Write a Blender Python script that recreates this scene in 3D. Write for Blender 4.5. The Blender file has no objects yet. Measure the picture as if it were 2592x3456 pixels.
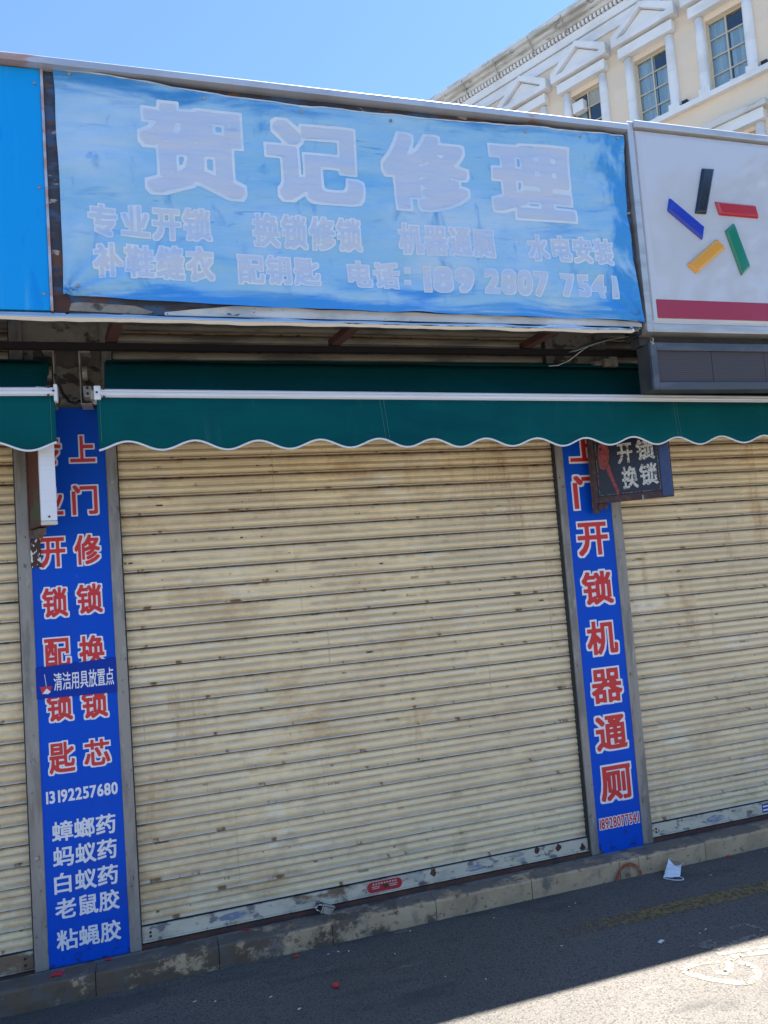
import bpy, bmesh, math, random
import numpy as np
from mathutils import Vector, Matrix, noise
random.seed(7)
R = math.radians
SC = bpy.context.scene
COL = SC.collection

# ------------------------------------------------------------------ camera
EYE = Vector((0.0, -3.3133, 1.5))
YAW, PIT, ROL = 0.30568, 0.07046, -0.07538
fwd = Vector((math.sin(YAW) * math.cos(PIT), math.cos(YAW) * math.cos(PIT), math.sin(PIT)))
rgt = Vector((math.cos(YAW), -math.sin(YAW), 0))
upv = rgt.cross(fwd)
r2 = rgt * math.cos(ROL) + upv * math.sin(ROL)
u2 = -rgt * math.sin(ROL) + upv * math.cos(ROL)
cd = bpy.data.cameras.new('camera')
cam = bpy.data.objects.new('camera', cd)
COL.objects.link(cam)
cam.matrix_world = Matrix(((r2.x, u2.x, -fwd.x, EYE.x), (r2.y, u2.y, -fwd.y, EYE.y), (r2.z, u2.z, -fwd.z, EYE.z), (0, 0, 0, 1)))
cd.sensor_fit = 'VERTICAL'
cd.sensor_height = 34.56
cd.lens = 26.20
cd.clip_start = 0.05
cd.clip_end = 900
SC.camera = cam

# ------------------------------------------------------------------ light
SUN = Vector((0.40, 0.066, 1.0)).normalized()
EXPOSURE = 2.5
world = bpy.data.worlds.new('World')
SC.world = world
world.use_nodes = True
wn = world.node_tree
sky = wn.nodes.new('ShaderNodeTexSky')
sky.sky_type = 'NISHITA'
sky.sun_disc = False
sky.sun_elevation = math.asin(SUN.z)
sky.sun_rotation = math.atan2(SUN.x, SUN.y)
sky.air_density = 1.0
sky.dust_density = 0.35
sky.ozone_density = 2.6
bg = wn.nodes['Background']
tint = wn.nodes.new('ShaderNodeMix'); tint.data_type = 'RGBA'; tint.blend_type = 'MULTIPLY'
tint.inputs['Factor'].default_value = 1.0; tint.inputs[7].default_value = (0.79, 0.93, 1.06, 1)
wn.links.new(sky.outputs[0], tint.inputs[6]); wn.links.new(tint.outputs[2], bg.inputs[0])
bg.inputs[1].default_value = 0.05
sl = bpy.data.lights.new('sun', 'SUN')
sl.energy = 4.3
sl.angle = R(0.53)
sl.color = (1.0, 0.95, 0.88)
so = bpy.data.objects.new('sun', sl)
COL.objects.link(so)
so.location = (8, 4, 20)
so.rotation_euler = SUN.to_track_quat('Z', 'Y').to_euler()
SC.view_settings.view_transform = 'Standard'
SC.view_settings.look = 'None'
SC.view_settings.exposure = EXPOSURE
SC.view_settings.gamma = 1.0
SC.view_settings.use_curve_mapping = False

# ------------------------------------------------------------------ materials
def mat(name, base, rough=0.6, metal=0.0, layers=(), bump=None, spec=0.5, coat=0.0, alpha=None):
    """layers: dict(c, s=(sx,sy,sz), lo, hi, d=detail, f=strength, ax=[(axis,a,b,weight)], nw=noise weight, w=warp, r=roughness)"""
    m = bpy.data.materials.new(name)
    m.use_nodes = True
    nt = m.node_tree
    N, L = nt.nodes, nt.links
    p = N['Principled BSDF']
    p.inputs['Roughness'].default_value = rough
    p.inputs['Metallic'].default_value = metal
    p.inputs['Specular IOR Level'].default_value = spec
    p.inputs['Coat Weight'].default_value = coat
    p.inputs['Coat Roughness'].default_value = 0.08
    geo = N.new('ShaderNodeNewGeometry')
    def coords(s, off):
        mp = N.new('ShaderNodeMapping')
        mp.inputs['Scale'].default_value = s
        mp.inputs['Location'].default_value = (off * 7.3, off * 3.1, off * 5.7)
        L.new(geo.outputs['Position'], mp.inputs['Vector'])
        return mp.outputs[0]
    def math_(op, a, b=None, c=None):
        n = N.new('ShaderNodeMath'); n.operation = op
        for i, v in enumerate((a, b, c)):
            if v is None: continue
            if isinstance(v, (int, float)): n.inputs[i].default_value = v
            else: L.new(v, n.inputs[i])
        return n.outputs[0]
    sep = N.new('ShaderNodeSeparateXYZ'); L.new(geo.outputs['Position'], sep.inputs[0])
    col = None
    rsock = None
    tc = None
    def mask(i, l):
        nonlocal tc
        s = l.get('s', (5, 5, 5))
        if isinstance(s, (int, float)): s = (s, s, s)
        tx = N.new('ShaderNodeTexNoise')
        tx.inputs['Scale'].default_value = 1.0
        tx.inputs['Detail'].default_value = l.get('d', 4)
        tx.inputs['Roughness'].default_value = l.get('nr', 0.6)
        tx.inputs['Distortion'].default_value = l.get('w', 0.0)
        L.new(coords(s, l.get('seed', i + 1)), tx.inputs['Vector'])
        v = tx.outputs['Fac']
        if 'nw' in l: v = math_('MULTIPLY', v, l['nw'])
        for (axn, a, b, wgt) in l.get('ax', ()):
            mr = N.new('ShaderNodeMapRange'); mr.inputs['From Min'].default_value = a; mr.inputs['From Max'].default_value = b
            L.new(sep.outputs['XYZ'.index(axn.upper())], mr.inputs['Value'])
            v = math_('ADD', v, math_('MULTIPLY', mr.outputs[0], wgt))
        mr = N.new('ShaderNodeMapRange'); mr.interpolation_type = 'SMOOTHSTEP'
        mr.inputs['From Min'].default_value = l.get('lo', 0.5); mr.inputs['From Max'].default_value = l.get('hi', 0.7)
        mr.inputs['To Max'].default_value = l.get('f', 1.0)
        L.new(v, mr.inputs['Value'])
        out = mr.outputs[0]
        if 'g' in l:       # large scale gate, so that marks gather in places
            gs, g0, g1 = l['g']
            tg = N.new('ShaderNodeTexNoise'); tg.inputs['Scale'].default_value = 1.0; tg.inputs['Detail'].default_value = 3
            L.new(coords((gs, gs, gs), l.get('seed', i + 1) + 50), tg.inputs['Vector'])
            mg = N.new('ShaderNodeMapRange'); mg.inputs['From Min'].default_value = g0; mg.inputs['From Max'].default_value = g1
            L.new(tg.outputs['Fac'], mg.inputs['Value']); out = math_('MULTIPLY', out, mg.outputs[0])
        if 'lz' in l:      # band in the piece's own height
            if tc is None:
                tc = N.new('ShaderNodeSeparateXYZ'); t_ = N.new('ShaderNodeTexCoord'); L.new(t_.outputs['Object'], tc.inputs[0])
            c_, h_ = l['lz']
            d_ = math_('ABSOLUTE', math_('SUBTRACT', tc.outputs['Z'], c_))
            m3 = N.new('ShaderNodeMapRange'); m3.inputs['From Min'].default_value = h_; m3.inputs['From Max'].default_value = h_ * .4
            L.new(d_, m3.inputs['Value'])
            out = math_('MULTIPLY', out, m3.outputs[0])
        return out
    for i, l in enumerate(layers):
        mo = mask(i, l)
        mx = N.new('ShaderNodeMix'); mx.data_type = 'RGBA'
        L.new(mo, mx.inputs['Factor'])
        if col is None: mx.inputs[6].default_value = (*base, 1)
        else: L.new(col, mx.inputs[6])
        mx.inputs[7].default_value = (*l['c'], 1)
        col = mx.outputs[2]
        if 'r' in l:
            m2 = N.new('ShaderNodeMix'); m2.data_type = 'FLOAT'
            L.new(mo, m2.inputs[0])
            if rsock is None: m2.inputs[2].default_value = rough
            else: L.new(rsock, m2.inputs[2])
            m2.inputs[3].default_value = l['r']
            rsock = m2.outputs[0]
    if col is None: p.inputs['Base Color'].default_value = (*base, 1)
    else: L.new(col, p.inputs['Base Color'])
    if rsock is not None: L.new(rsock, p.inputs['Roughness'])
    if alpha: L.new(math_('SUBTRACT', 1.0, mask(40, alpha)), p.inputs['Alpha'])
    if bump:
        s, st, dist, det = (*bump, 5)[:4] if len(bump) == 3 else bump
        if isinstance(s, (int, float)): s = (s, s, s)
        tx = N.new('ShaderNodeTexNoise'); tx.inputs['Scale'].default_value = 1.0; tx.inputs['Detail'].default_value = det
        L.new(coords(s, 11), tx.inputs['Vector'])
        b = N.new('ShaderNodeBump'); b.inputs['Strength'].default_value = st; b.inputs['Distance'].default_value = dist
        L.new(tx.outputs['Fac'], b.inputs['Height']); L.new(b.outputs[0], p.inputs['Normal'])
    return m

RUST = (0.13, 0.055, 0.025)
M = {}
M['asphalt'] = mat('asphalt', (0.098, 0.090, 0.080), 0.92, layers=[
    dict(c=(0.15, 0.138, 0.122), s=(0.9, 0.9, 1), lo=.45, hi=.75, d=5, f=.5),
    dict(c=(0.045, 0.043, 0.042), s=130, lo=.52, hi=.62, d=2, f=.8),
    dict(c=(0.24, 0.22, 0.19), s=160, lo=.60, hi=.68, d=2, f=.8),
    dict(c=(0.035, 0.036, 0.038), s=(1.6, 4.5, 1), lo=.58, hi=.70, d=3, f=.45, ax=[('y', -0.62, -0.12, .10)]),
    dict(c=(0.33, 0.32, 0.30), s=(6, 14, 1), lo=.64, hi=.76, d=8, f=.4),
    ], bump=(140, 0.45, 0.003))
M['kerb'] = mat('kerb_stone', (0.52, 0.365, 0.215), 0.88, layers=[
    dict(c=(0.40, 0.275, 0.16), s=6, lo=.4, hi=.7),
    dict(c=(0.54, 0.44, 0.32), s=(14, 14, 30), lo=.56, hi=.74, f=.6),
    dict(c=(0.095, 0.066, 0.044), s=(9, 9, 11), lo=.56, hi=.64, d=12, nr=.72, f=.9, ax=[('x', 1.35, -0.1, .19)]),
    dict(c=(0.10, 0.08, 0.06), s=(28, 28, 34), lo=.60, hi=.68, d=5, f=.7, ax=[('x', 1.9, 0.3, .05)]),
    dict(c=(0.12, 0.11, 0.10), s=(9, 9, 9), ax=[('z', .079, .085, .20)], lo=.52, hi=.68, d=9, f=.8, seed=9),
    ], bump=(60, 0.5, 0.004))
M['step_top'] = mat('step_concrete', (0.20, 0.19, 0.175), 0.9, layers=[
    dict(c=(0.08, 0.075, 0.07), s=(9, 9, 9), lo=.46, hi=.62, d=7, f=.85),
    dict(c=(0.34, 0.32, 0.28), s=(25, 25, 25), lo=.6, hi=.7, f=.6)], bump=(70, .5, .004))
M['redpaint'] = mat('red_paint', (0.33, 0.07, 0.035), 0.8, layers=[dict(c=(0.30, 0.21, 0.13), s=(40, 40, 40), lo=.50, hi=.60, f=.8)])
M['yellow'] = mat('worn_yellow_paint', (0.21, 0.15, 0.055), 0.85, layers=[dict(c=(0.12, 0.10, 0.06), s=(30, 30, 1), lo=.45, hi=.62, d=6)],
    alpha=dict(s=(55, 55, 1), lo=.50, hi=.66, d=7, ax=[('x', 1.95, 1.40, .20)]), bump=(140, .6, .003))
M['whitepaint'] = mat('worn_white_paint', (0.235, 0.22, 0.185), 0.85, layers=[dict(c=(0.16, 0.15, 0.13), s=(25, 25, 1), lo=.40, hi=.62, d=6)],
    alpha=dict(s=(48, 48, 1), lo=.46, hi=.66, d=9, nr=.75), bump=(140, .3, .002))
SL = [
    dict(c=(0.74, 0.60, 0.38), s=(1.6, 2, 2.6), lo=.42, hi=.66, d=6, f=.7),
    dict(c=(0.85, 0.79, 0.64), s=(4, 3, 9), lo=.54, hi=.72, d=5, f=.6, seed=4),
    dict(c=(0.62, 0.53, 0.39), s=(2.5, 2, 30), lo=.56, hi=.72, d=6, f=.35, seed=9),
    dict(c=(0.50, 0.30, 0.12), s=(2.2, 1, 3.2), lo=.52, hi=.76, d=10, nr=.74, f=.7, seed=12, ax=[('x', 1.6, -0.2, .09)]),
    dict(c=(0.45, 0.23, 0.08), s=(11, 1, 1.6), lo=.50, hi=.72, d=9, nr=.72, f=.75, seed=31, g=(1.3, .48, .62)),
    dict(c=(0.46, 0.30, 0.15), s=(7, 1, 2.0), lo=.50, hi=.68, d=9, nr=.7, f=.55, seed=14, lz=(.068, .016)),
    dict(c=(0.38, 0.25, 0.13), s=(34, 1, 1.2), lo=.64, hi=.74, d=6, f=.4, seed=15),
    dict(c=(0.52, 0.42, 0.28), s=(3, 1, 2), lo=.34, hi=.52, d=6, f=.75, seed=17, lz=(.0425, .013)),
    dict(c=(0.05, 0.028, 0.015), s=(15, 1, 9), lo=.60, hi=.64, d=6, f=.95, w=.3, seed=21, lz=(.0385, .0050), g=(1.7, .50, .62)),
    dict(c=(0.20, 0.10, 0.045), s=(12, 1, 6), lo=.60, hi=.68, d=8, f=.75, w=.3, seed=25, lz=(.043, .009), g=(1.1, .46, .60)),
    dict(c=(0.18, 0.085, 0.035), s=(8, 1, 5), lo=.58, hi=.66, d=8, f=.9, seed=35, lz=(.073, .007), g=(1.5, .46, .58)),
    dict(c=(0.33, 0.23, 0.13), s=(7, 1, 10), ax=[('z', 0.62, 0.12, .10)], lo=.60, hi=.78, d=8, f=.45, seed=28),
]
M['slat'] = mat('cream_painted_steel', (0.86, 0.70, 0.43), 0.55, layers=SL, bump=((30, 30, 60), .12, .002), spec=.35)
M['slatshade'] = mat('shade_toned_slat', (0.36, 0.325, 0.26), 0.7, layers=[dict(c=(0.17, 0.16, 0.14), s=(3, 1, 14), lo=.42, hi=.66, d=6), dict(c=(0.42, 0.37, 0.28), s=(4, 1, 20), lo=.60, hi=.74, d=6, f=.6)])  # darker, greyer slat copy: the shade under the sign put into the colour
M['groove'] = mat('slat_joint_rust', (0.36, 0.26, 0.165), 0.75, layers=[
    dict(c=(0.19, 0.095, 0.042), s=(6, 1, 5), lo=.50, hi=.66, d=7, f=.9),
    dict(c=(0.05, 0.032, 0.022), s=(22, 1, 18), lo=.56, hi=.66, d=5, f=.85)])
M['lip'] = mat('slat_lip', (0.66, 0.57, 0.42), 0.7, layers=[
    dict(c=(0.54, 0.47, 0.36), s=(9, 1, 7), lo=.45, hi=.65, d=6, f=.8),
    dict(c=(0.16, 0.085, 0.04), s=(16, 1, 10), lo=.60, hi=.68, d=6, f=.9)])
M['barmetal'] = mat('bottom_bar_paint', (0.60, 0.545, 0.42), 0.45, layers=[
    dict(c=(0.42, 0.38, 0.30), s=(8, 1, 14), lo=.46, hi=.66, d=6, f=.8),
    dict(c=(0.13, 0.13, 0.15), s=(20, 1, 34), lo=.57, hi=.64, d=7, f=.85, ax=[('x', 0.2, 0.65, .02)]),
    dict(c=(0.20, 0.11, 0.05), s=(16, 1, 22), lo=.61, hi=.70, d=5, f=.9, seed=8),
    dict(c=(0.15, 0.09, 0.05), s=(5, 1, 9), lo=.56, hi=.66, d=7, f=.9, seed=14, ax=[('x', -0.35, -0.47, .16)])])
M['rust'] = mat('rusty_steel', (0.075, 0.034, 0.026), 0.85, layers=[
    dict(c=(0.12, 0.05, 0.03), s=(12, 12, 30), lo=.45, hi=.65, d=6),
    dict(c=(0.045, 0.035, 0.033), s=(20, 20, 40), lo=.52, hi=.66, d=5)], bump=(90, .4, .002))
M['redoxide'] = mat('red_oxide_paint', (0.075, 0.028, 0.024), 0.7, layers=[dict(c=(0.06, 0.03, 0.026), s=15, lo=.45, hi=.65)])
M['post'] = mat('galvanised_steel', (0.29, 0.275, 0.25), 0.5, 0.25, layers=[
    dict(c=(0.18, 0.172, 0.16), s=(20, 20, 3.5), lo=.44, hi=.64, d=5, f=.9),
    dict(c=(0.37, 0.36, 0.335), s=(30, 30, 9), lo=.58, hi=.7, f=.7),
    dict(c=(0.10, 0.085, 0.07), s=(45, 45, 25), lo=.60, hi=.68, d=5, f=.85)], bump=(80, .2, .002))
M['blue'] = mat('blue_vinyl', (0.0, 0.076, 0.55), 0.5, layers=[
    dict(c=(0.0, 0.085, 0.60), s=(3, 3, 3), lo=.4, hi=.7, f=.6),
    dict(c=(0.015, 0.018, 0.06), s=(22, 22, 22), lo=.66, hi=.78, d=6, f=.6, ax=[('z', .30, .08, .14)]),
    dict(c=(0.03, 0.05, 0.14), s=(60, 60, 40), lo=.66, hi=.72, d=3, f=.6), dict(c=(0.16, 0.26, 0.52), s=(90, 1, 7), lo=.70, hi=.75, d=4, f=.6), dict(c=(0.02, 0.06, 0.30), s=(5, 1, 2.5), lo=.5, hi=.72, d=7, f=.5)], spec=.15)
M['navy'] = mat('dark_blue_vinyl', (0.0, 0.036, 0.33), 0.5, spec=.2)
M['redink'] = mat('red_vinyl', (0.60, 0.022, 0.028), 0.4)
M['whiteink'] = mat('white_vinyl', (0.78, 0.77, 0.80), 0.4)
M['dirtywhite'] = mat('worn_white_vinyl', (0.74, 0.76, 0.80), 0.4, layers=[dict(c=(0.30, 0.33, 0.45), s=40, lo=.6, hi=.7, d=5, f=.6)])
BBUMP = ((4, 4, 13), .55, .03)
M['banner'] = mat('faded_blue_banner', (0.29, 0.56, 0.79), 0.6, layers=[
    dict(c=(0.47, 0.66, 0.84), s=(1.8, 1, 3.0), lo=.42, hi=.66, d=5, f=.9),
    dict(c=(0.15, 0.46, 0.76), s=(1.3, 1, 7), lo=.52, hi=.76, d=9, f=.7, w=.7, seed=5),
    dict(c=(0.035, 0.25, 0.58), s=(2.4, 1, 11), ax=[('z', 3.17, 3.31, .30)], lo=.60, hi=.82, d=8, f=.95, seed=7, w=.4),
    dict(c=(0.04, 0.29, 0.70), s=(2.0, 1, 14), ax=[('z', 2.60, 2.45, .28)], lo=.57, hi=.78, d=8, f=.95, seed=13, w=.5),
    dict(c=(0.04, 0.30, 0.68), s=(10, 1, 5), ax=[('x', 1.86, 2.08, .32)], lo=.56, hi=.78, d=8, f=.95, seed=16, w=.6),
    dict(c=(0.06, 0.30, 0.64), s=(2.6, 1, 26), lo=.64, hi=.70, d=6, f=.6, w=1.2, seed=19),
    dict(c=(0.50, 0.66, 0.86), s=(5, 1, 16), lo=.62, hi=.78, d=8, f=.22, w=1.0, seed=22, ax=[('x', 0.15, -0.2, .07)]),
    dict(c=(0.02, 0.07, 0.16), s=(9, 1, 40), lo=.735, hi=.77, d=8, f=.7, seed=24, w=1.5),
    dict(c=(0.03, 0.05, 0.09), s=(70, 1, 70), lo=.735, hi=.77, d=3, f=.8, seed=26),
    ], bump=BBUMP, spec=.3)
M['fadeink'] = mat('faded_lilac_ink', (0.56, 0.63, 0.76), 0.6, layers=[dict(c=(0.47, 0.60, 0.78), s=(1.6, 1, 9), lo=.42, hi=.66, d=7, f=.85, w=.6), dict(c=(0.20, 0.40, 0.70), s=(3, 1, 24), lo=.64, hi=.72, d=6, f=.5, w=1.0)], bump=BBUMP, spec=.3)
M['fadeoutline'] = mat('faded_white_ink', (0.70, 0.79, 0.88), 0.6, layers=[dict(c=(0.57, 0.71, 0.86), s=(2.5, 1, 8), lo=.42, hi=.66, d=5, f=.8)], bump=BBUMP, spec=.3)
M['bannerback'] = mat('banner_white_backing', (0.66, 0.70, 0.74), 0.6, layers=[dict(c=(0.40, 0.47, 0.56), s=(6, 1, 18), lo=.45, hi=.68, d=5, f=.8),
    dict(c=(0.05, 0.04, 0.04), s=(22, 1, 60), lo=.655, hi=.69, d=5, f=.9, w=1.5)])
M['board'] = mat('weathered_sign_frame', (0.05, 0.055, 0.075), 0.7, layers=[
    dict(c=(0.055, 0.12, 0.24), s=(7, 1, 22), lo=.48, hi=.60, d=5, f=.8),
    dict(c=(0.16, 0.07, 0.035), s=(9, 1, 26), lo=.54, hi=.66, d=6, f=.9),
    dict(c=(0.45, 0.40, 0.34), s=(10, 1, 30), lo=.62, hi=.66, d=4, f=.95)], bump=(60, .5, .004))
M['rail'] = mat('pale_aluminium_trim', (0.52, 0.56, 0.62), 0.4, 0.3, layers=[
    dict(c=(0.40, 0.43, 0.49), s=(3, 3, 9), lo=.45, hi=.65, f=.8),
    dict(c=(0.50, 0.26, 0.17), s=(6, 6, 20), ax=[('x', -0.10, -0.40, .36)], lo=.62, hi=.78, d=5, f=.85)])
M['steel'] = mat('polished_stainless', (0.56, 0.56, 0.55), 0.05, 1.0, bump=((7, 2, 5), .55, .05, 0.6))
M['cyanpanel'] = mat('bright_blue_panel', (0.0, 0.33, 0.80), 0.4, spec=.25, layers=[
    dict(c=(0.02, 0.36, 0.76), s=(5, 1, 1.2), lo=.45, hi=.68, d=3, f=.9),
    dict(c=(0.0, 0.25, 0.74), s=(9, 1, 3), lo=.56, hi=.66, d=4, f=.75, w=1.2), dict(c=(0.10, 0.42, 0.78), s=(22, 1, 1.2), lo=.56, hi=.74, d=6, f=.5)])
M['whiteacrylic'] = mat('white_acrylic', (0.58, 0.595, 0.625), 0.05, spec=.8)
M['maroon'] = mat('crimson_film', (0.38, 0.035, 0.075), 0.2)
M['alu'] = mat('brushed_aluminium', (0.58, 0.57, 0.56), 0.35, 0.55, layers=[dict(c=(0.42, 0.41, 0.40), s=(3, 3, 20), lo=.45, hi=.65, f=.7)])
for n, c in dict(bar_black=(0.013, 0.018, 0.03), bar_red=(0.50, 0.022, 0.045), bar_green=(0.0, 0.21, 0.125), bar_yellow=(0.80, 0.36, 0.045), bar_blue=(0.012, 0.045, 0.45)).items():
    M[n] = mat('gloss_' + n, c, 0.12, coat=.5)
M['ledframe'] = mat('grey_display_frame', (0.06, 0.075, 0.098), 0.6, layers=[dict(c=(0.095, 0.115, 0.145), s=(5, 5, 18), lo=.45, hi=.65, f=.8)])
M['ledcase'] = mat('dark_display_case', (0.035, 0.042, 0.045), 0.6, layers=[dict(c=(0.06, 0.065, 0.068), s=9, lo=.45, hi=.65)])
M['teal'] = mat('green_awning_canvas', (0.0, 0.080, 0.090), 0.9, layers=[
    dict(c=(0.0, 0.095, 0.104), s=(3, 3, 5), lo=.42, hi=.66, d=4, f=.8),
    dict(c=(0.03, 0.13, 0.14), s=(14, 14, 2.5), lo=.56, hi=.76, d=7, f=.35), dict(c=(0.0, 0.05, 0.07), s=(2, 2, 9), lo=.5, hi=.7, d=6, f=.5)], bump=((240, 240, 240), .15, .001), spec=.12)
M['seam'] = mat('seam_thread', (0.05, 0.17, 0.17), 0.8)
M['whitemetal'] = mat('white_powder_coat', (0.76, 0.78, 0.82), 0.35, layers=[dict(c=(0.60, 0.62, 0.67), s=(4, 4, 60), lo=.5, hi=.7, f=.6)])
M['piping'] = mat('white_piping', (0.74, 0.76, 0.80), 0.6)
M['greymetal'] = mat('dull_zinc', (0.42, 0.39, 0.34), 0.5, 0.2, layers=[dict(c=(0.24, 0.22, 0.20), s=25, lo=.45, hi=.65)])
M['concrete'] = mat('stained_concrete', (0.30, 0.275, 0.24), 0.92, layers=[
    dict(c=(0.20, 0.19, 0.17), s=9, lo=.42, hi=.66, d=6),
    dict(c=(0.06, 0.058, 0.055), s=(14, 14, 22), lo=.52, hi=.60, d=6, f=.9)], bump=(40, .6, .01))
M['darkwall'] = mat('grimy_render', (0.12, 0.11, 0.10), 0.95, layers=[dict(c=(0.06, 0.058, 0.055), s=8, lo=.42, hi=.66, d=6)], bump=(40, .5, .008))
M['darksteel'] = mat('dark_steel', (0.030, 0.032, 0.036), 0.7)
M['beam'] = mat('dark_painted_beam', (0.018, 0.016, 0.018), 0.9, spec=.1)
M['roof'] = mat('roof_sheet', (0.30, 0.31, 0.32), 0.6)
M['chrome'] = mat('chrome', (0.42, 0.42, 0.43), 0.25, 1.0)
M['mask'] = mat('white_fabric', (0.74, 0.77, 0.82), 0.85)
M['litterred'] = mat('red_wrapper_film', (0.55, 0.03, 0.03), 0.35)
M['litterwhite'] = mat('paper_scrap', (0.70, 0.70, 0.70), 0.8)
M['stickerred'] = mat('red_label', (0.40, 0.03, 0.035), 0.4, layers=[dict(c=(0.50, 0.20, 0.18), s=60, lo=.58, hi=.68, d=5, f=.6)])
M['stickerblue'] = mat('blue_label', (0.02, 0.05, 0.30), 0.4)
M['pinkedge'] = mat('label_edge', (0.60, 0.40, 0.38), 0.5)
M['ghost'] = mat('glue_residue', (0.33, 0.32, 0.30), 0.7, layers=[dict(c=(0.48, 0.46, 0.38), s=(30, 30, 40), lo=.48, hi=.58, d=5, f=.9)])
M['bluesmear'] = mat('blue_ink_smear', (0.20, 0.23, 0.32), 0.6, layers=[dict(c=(0.48, 0.46, 0.38), s=(20, 30, 60), lo=.50, hi=.62, d=5, f=.8)])
M['boltdark'] = mat('dark_bolt', (0.03, 0.025, 0.02), 0.6)
M['facade'] = mat('cream_render', (0.82, 0.66, 0.50), 0.9, layers=[dict(c=(0.74, 0.61, 0.48), s=(.5, .5, .9), lo=.42, hi=.66, d=5, f=.8)])
M['stucco'] = mat('white_stucco', (0.80, 0.79, 0.78), 0.85, layers=[dict(c=(0.64, 0.63, 0.62), s=(.8, .8, 1.4), lo=.45, hi=.66, d=6, f=.7)])
M['cornice'] = mat('stained_white_stucco', (0.66, 0.64, 0.60), 0.9, layers=[
    dict(c=(0.40, 0.37, 0.32), s=(1.0, 1.0, 5), lo=.46, hi=.62, d=7, f=.8),
    dict(c=(0.16, 0.15, 0.14), s=(1.8, 1.8, 7), lo=.60, hi=.68, d=6, f=.8)])
M['winframe'] = mat('cream_window_bars', (0.58, 0.52, 0.40), 0.6)
M['curtain'] = mat('pale_curtain', (0.80, 0.82, 0.80), 0.9, layers=[dict(c=(0.60, 0.65, 0.67), s=(7, 7, .3), lo=.45, hi=.6, d=2)])
M['room'] = mat('dark_room', (0.04, 0.045, 0.05), 0.9)
M['black'] = mat('black_plastic', (0.012, 0.012, 0.014), 0.5)
M['bladered'] = mat('dark_maroon_frame', (0.055, 0.022, 0.025), 0.55, layers=[dict(c=(0.10, 0.05, 0.04), s=30, lo=.5, hi=.7)])
M['bladeblue'] = mat('slate_blue_frame', (0.025, 0.055, 0.17), 0.5, layers=[dict(c=(0.05, 0.07, 0.13), s=14, lo=.45, hi=.65)])
M['ledface'] = mat('dark_led_face', (0.006, 0.012, 0.035), 0.45)
M['keyred'] = mat('faded_red_dots', (0.34, 0.065, 0.065), 0.6, layers=[dict(c=(0.22, 0.04, 0.04), s=90, lo=.48, hi=.55, d=1)])
M['leddots'] = mat('grey_led_dots', (0.66, 0.64, 0.58), 0.6, layers=[dict(c=(0.10, 0.10, 0.11), s=120, lo=.56, hi=.60, d=1, f=.9)])
M['ledborder'] = mat('coloured_led_border', (0.16, 0.17, 0.17), 0.6, layers=[
    dict(c=(0.40, 0.05, 0.04), s=60, lo=.58, hi=.60, d=0), dict(c=(0.04, 0.22, 0.12), s=60, lo=.60, hi=.62, d=0, seed=5), dict(c=(0.02, 0.02, 0.03), s=140, lo=.5, hi=.53, d=0, seed=9)])
M['ledmix'] = mat('unlit_red_green_led', (0.05, 0.075, 0.035), 0.6, layers=[
    dict(c=(0.10, 0.02, 0.022), s=(9, 9, 7), ax=[('z', 1.80, 1.96, .4)], lo=.62, hi=.72, d=3),
    dict(c=(0.16, 0.14, 0.10), s=70, lo=.62, hi=.68, d=2, f=.8)])
M['soil'] = mat('far_ground', (0.14, 0.13, 0.115), 0.95)

def glassmat():
    m = bpy.data.materials.new('window_glass'); m.use_nodes = True
    nt = m.node_tree; N, L = nt.nodes, nt.links
    N.remove(N['Principled BSDF'])
    t = N.new('ShaderNodeBsdfTransparent'); t.inputs[0].default_value = (.80, .87, .90, 1)
    g = N.new('ShaderNodeBsdfGlossy'); g.inputs['Roughness'].default_value = .03
    lw = N.new('ShaderNodeLayerWeight'); pw = N.new('ShaderNodeMath'); pw.operation = 'POWER'; pw.inputs[1].default_value = 2.5
    L.new(lw.outputs['Facing'], pw.inputs[0])
    f = N.new('ShaderNodeMath'); f.operation = 'MULTIPLY_ADD'; f.inputs[1].default_value = .75; f.inputs[2].default_value = .09
    L.new(pw.outputs[0], f.inputs[0])
    mx = N.new('ShaderNodeMixShader')
    L.new(f.outputs[0], mx.inputs[0]); L.new(t.outputs[0], mx.inputs[1]); L.new(g.outputs[0], mx.inputs[2])
    L.new(mx.outputs[0], N['Material Output'].inputs[0])
    return m
M['glass'] = glassmat()

def ledmodulemat():
    m = mat('led_module_mesh', (0.060, 0.055, 0.062), 0.7)
    nt = m.node_tree; N, L = nt.nodes, nt.links
    geo = N.new('ShaderNodeNewGeometry'); v = N.new('ShaderNodeTexVoronoi'); v.voronoi_dimensions = '2D' if False else '3D'
    mp = N.new('ShaderNodeMapping'); mp.inputs['Scale'].default_value = (105, 0.0, 105)
    L.new(geo.outputs['Position'], mp.inputs[0]); L.new(mp.outputs[0], v.inputs['Vector']); v.inputs['Randomness'].default_value = 0.0
    v.inputs['Scale'].default_value = 1.0
    r = N.new('ShaderNodeMapRange'); r.inputs['From Min'].default_value = .18; r.inputs['From Max'].default_value = .40
    L.new(v.outputs['Distance'], r.inputs['Value'])
    mx = N.new('ShaderNodeMix'); mx.data_type = 'RGBA'; mx.inputs[6].default_value = (.095, .08, .082, 1); mx.inputs[7].default_value = (.045, .043, .052, 1)
    L.new(r.outputs[0], mx.inputs[0]); L.new(mx.outputs[2], N['Principled BSDF'].inputs['Base Color'])
    return m
M['ledmodule'] = ledmodulemat()

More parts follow.
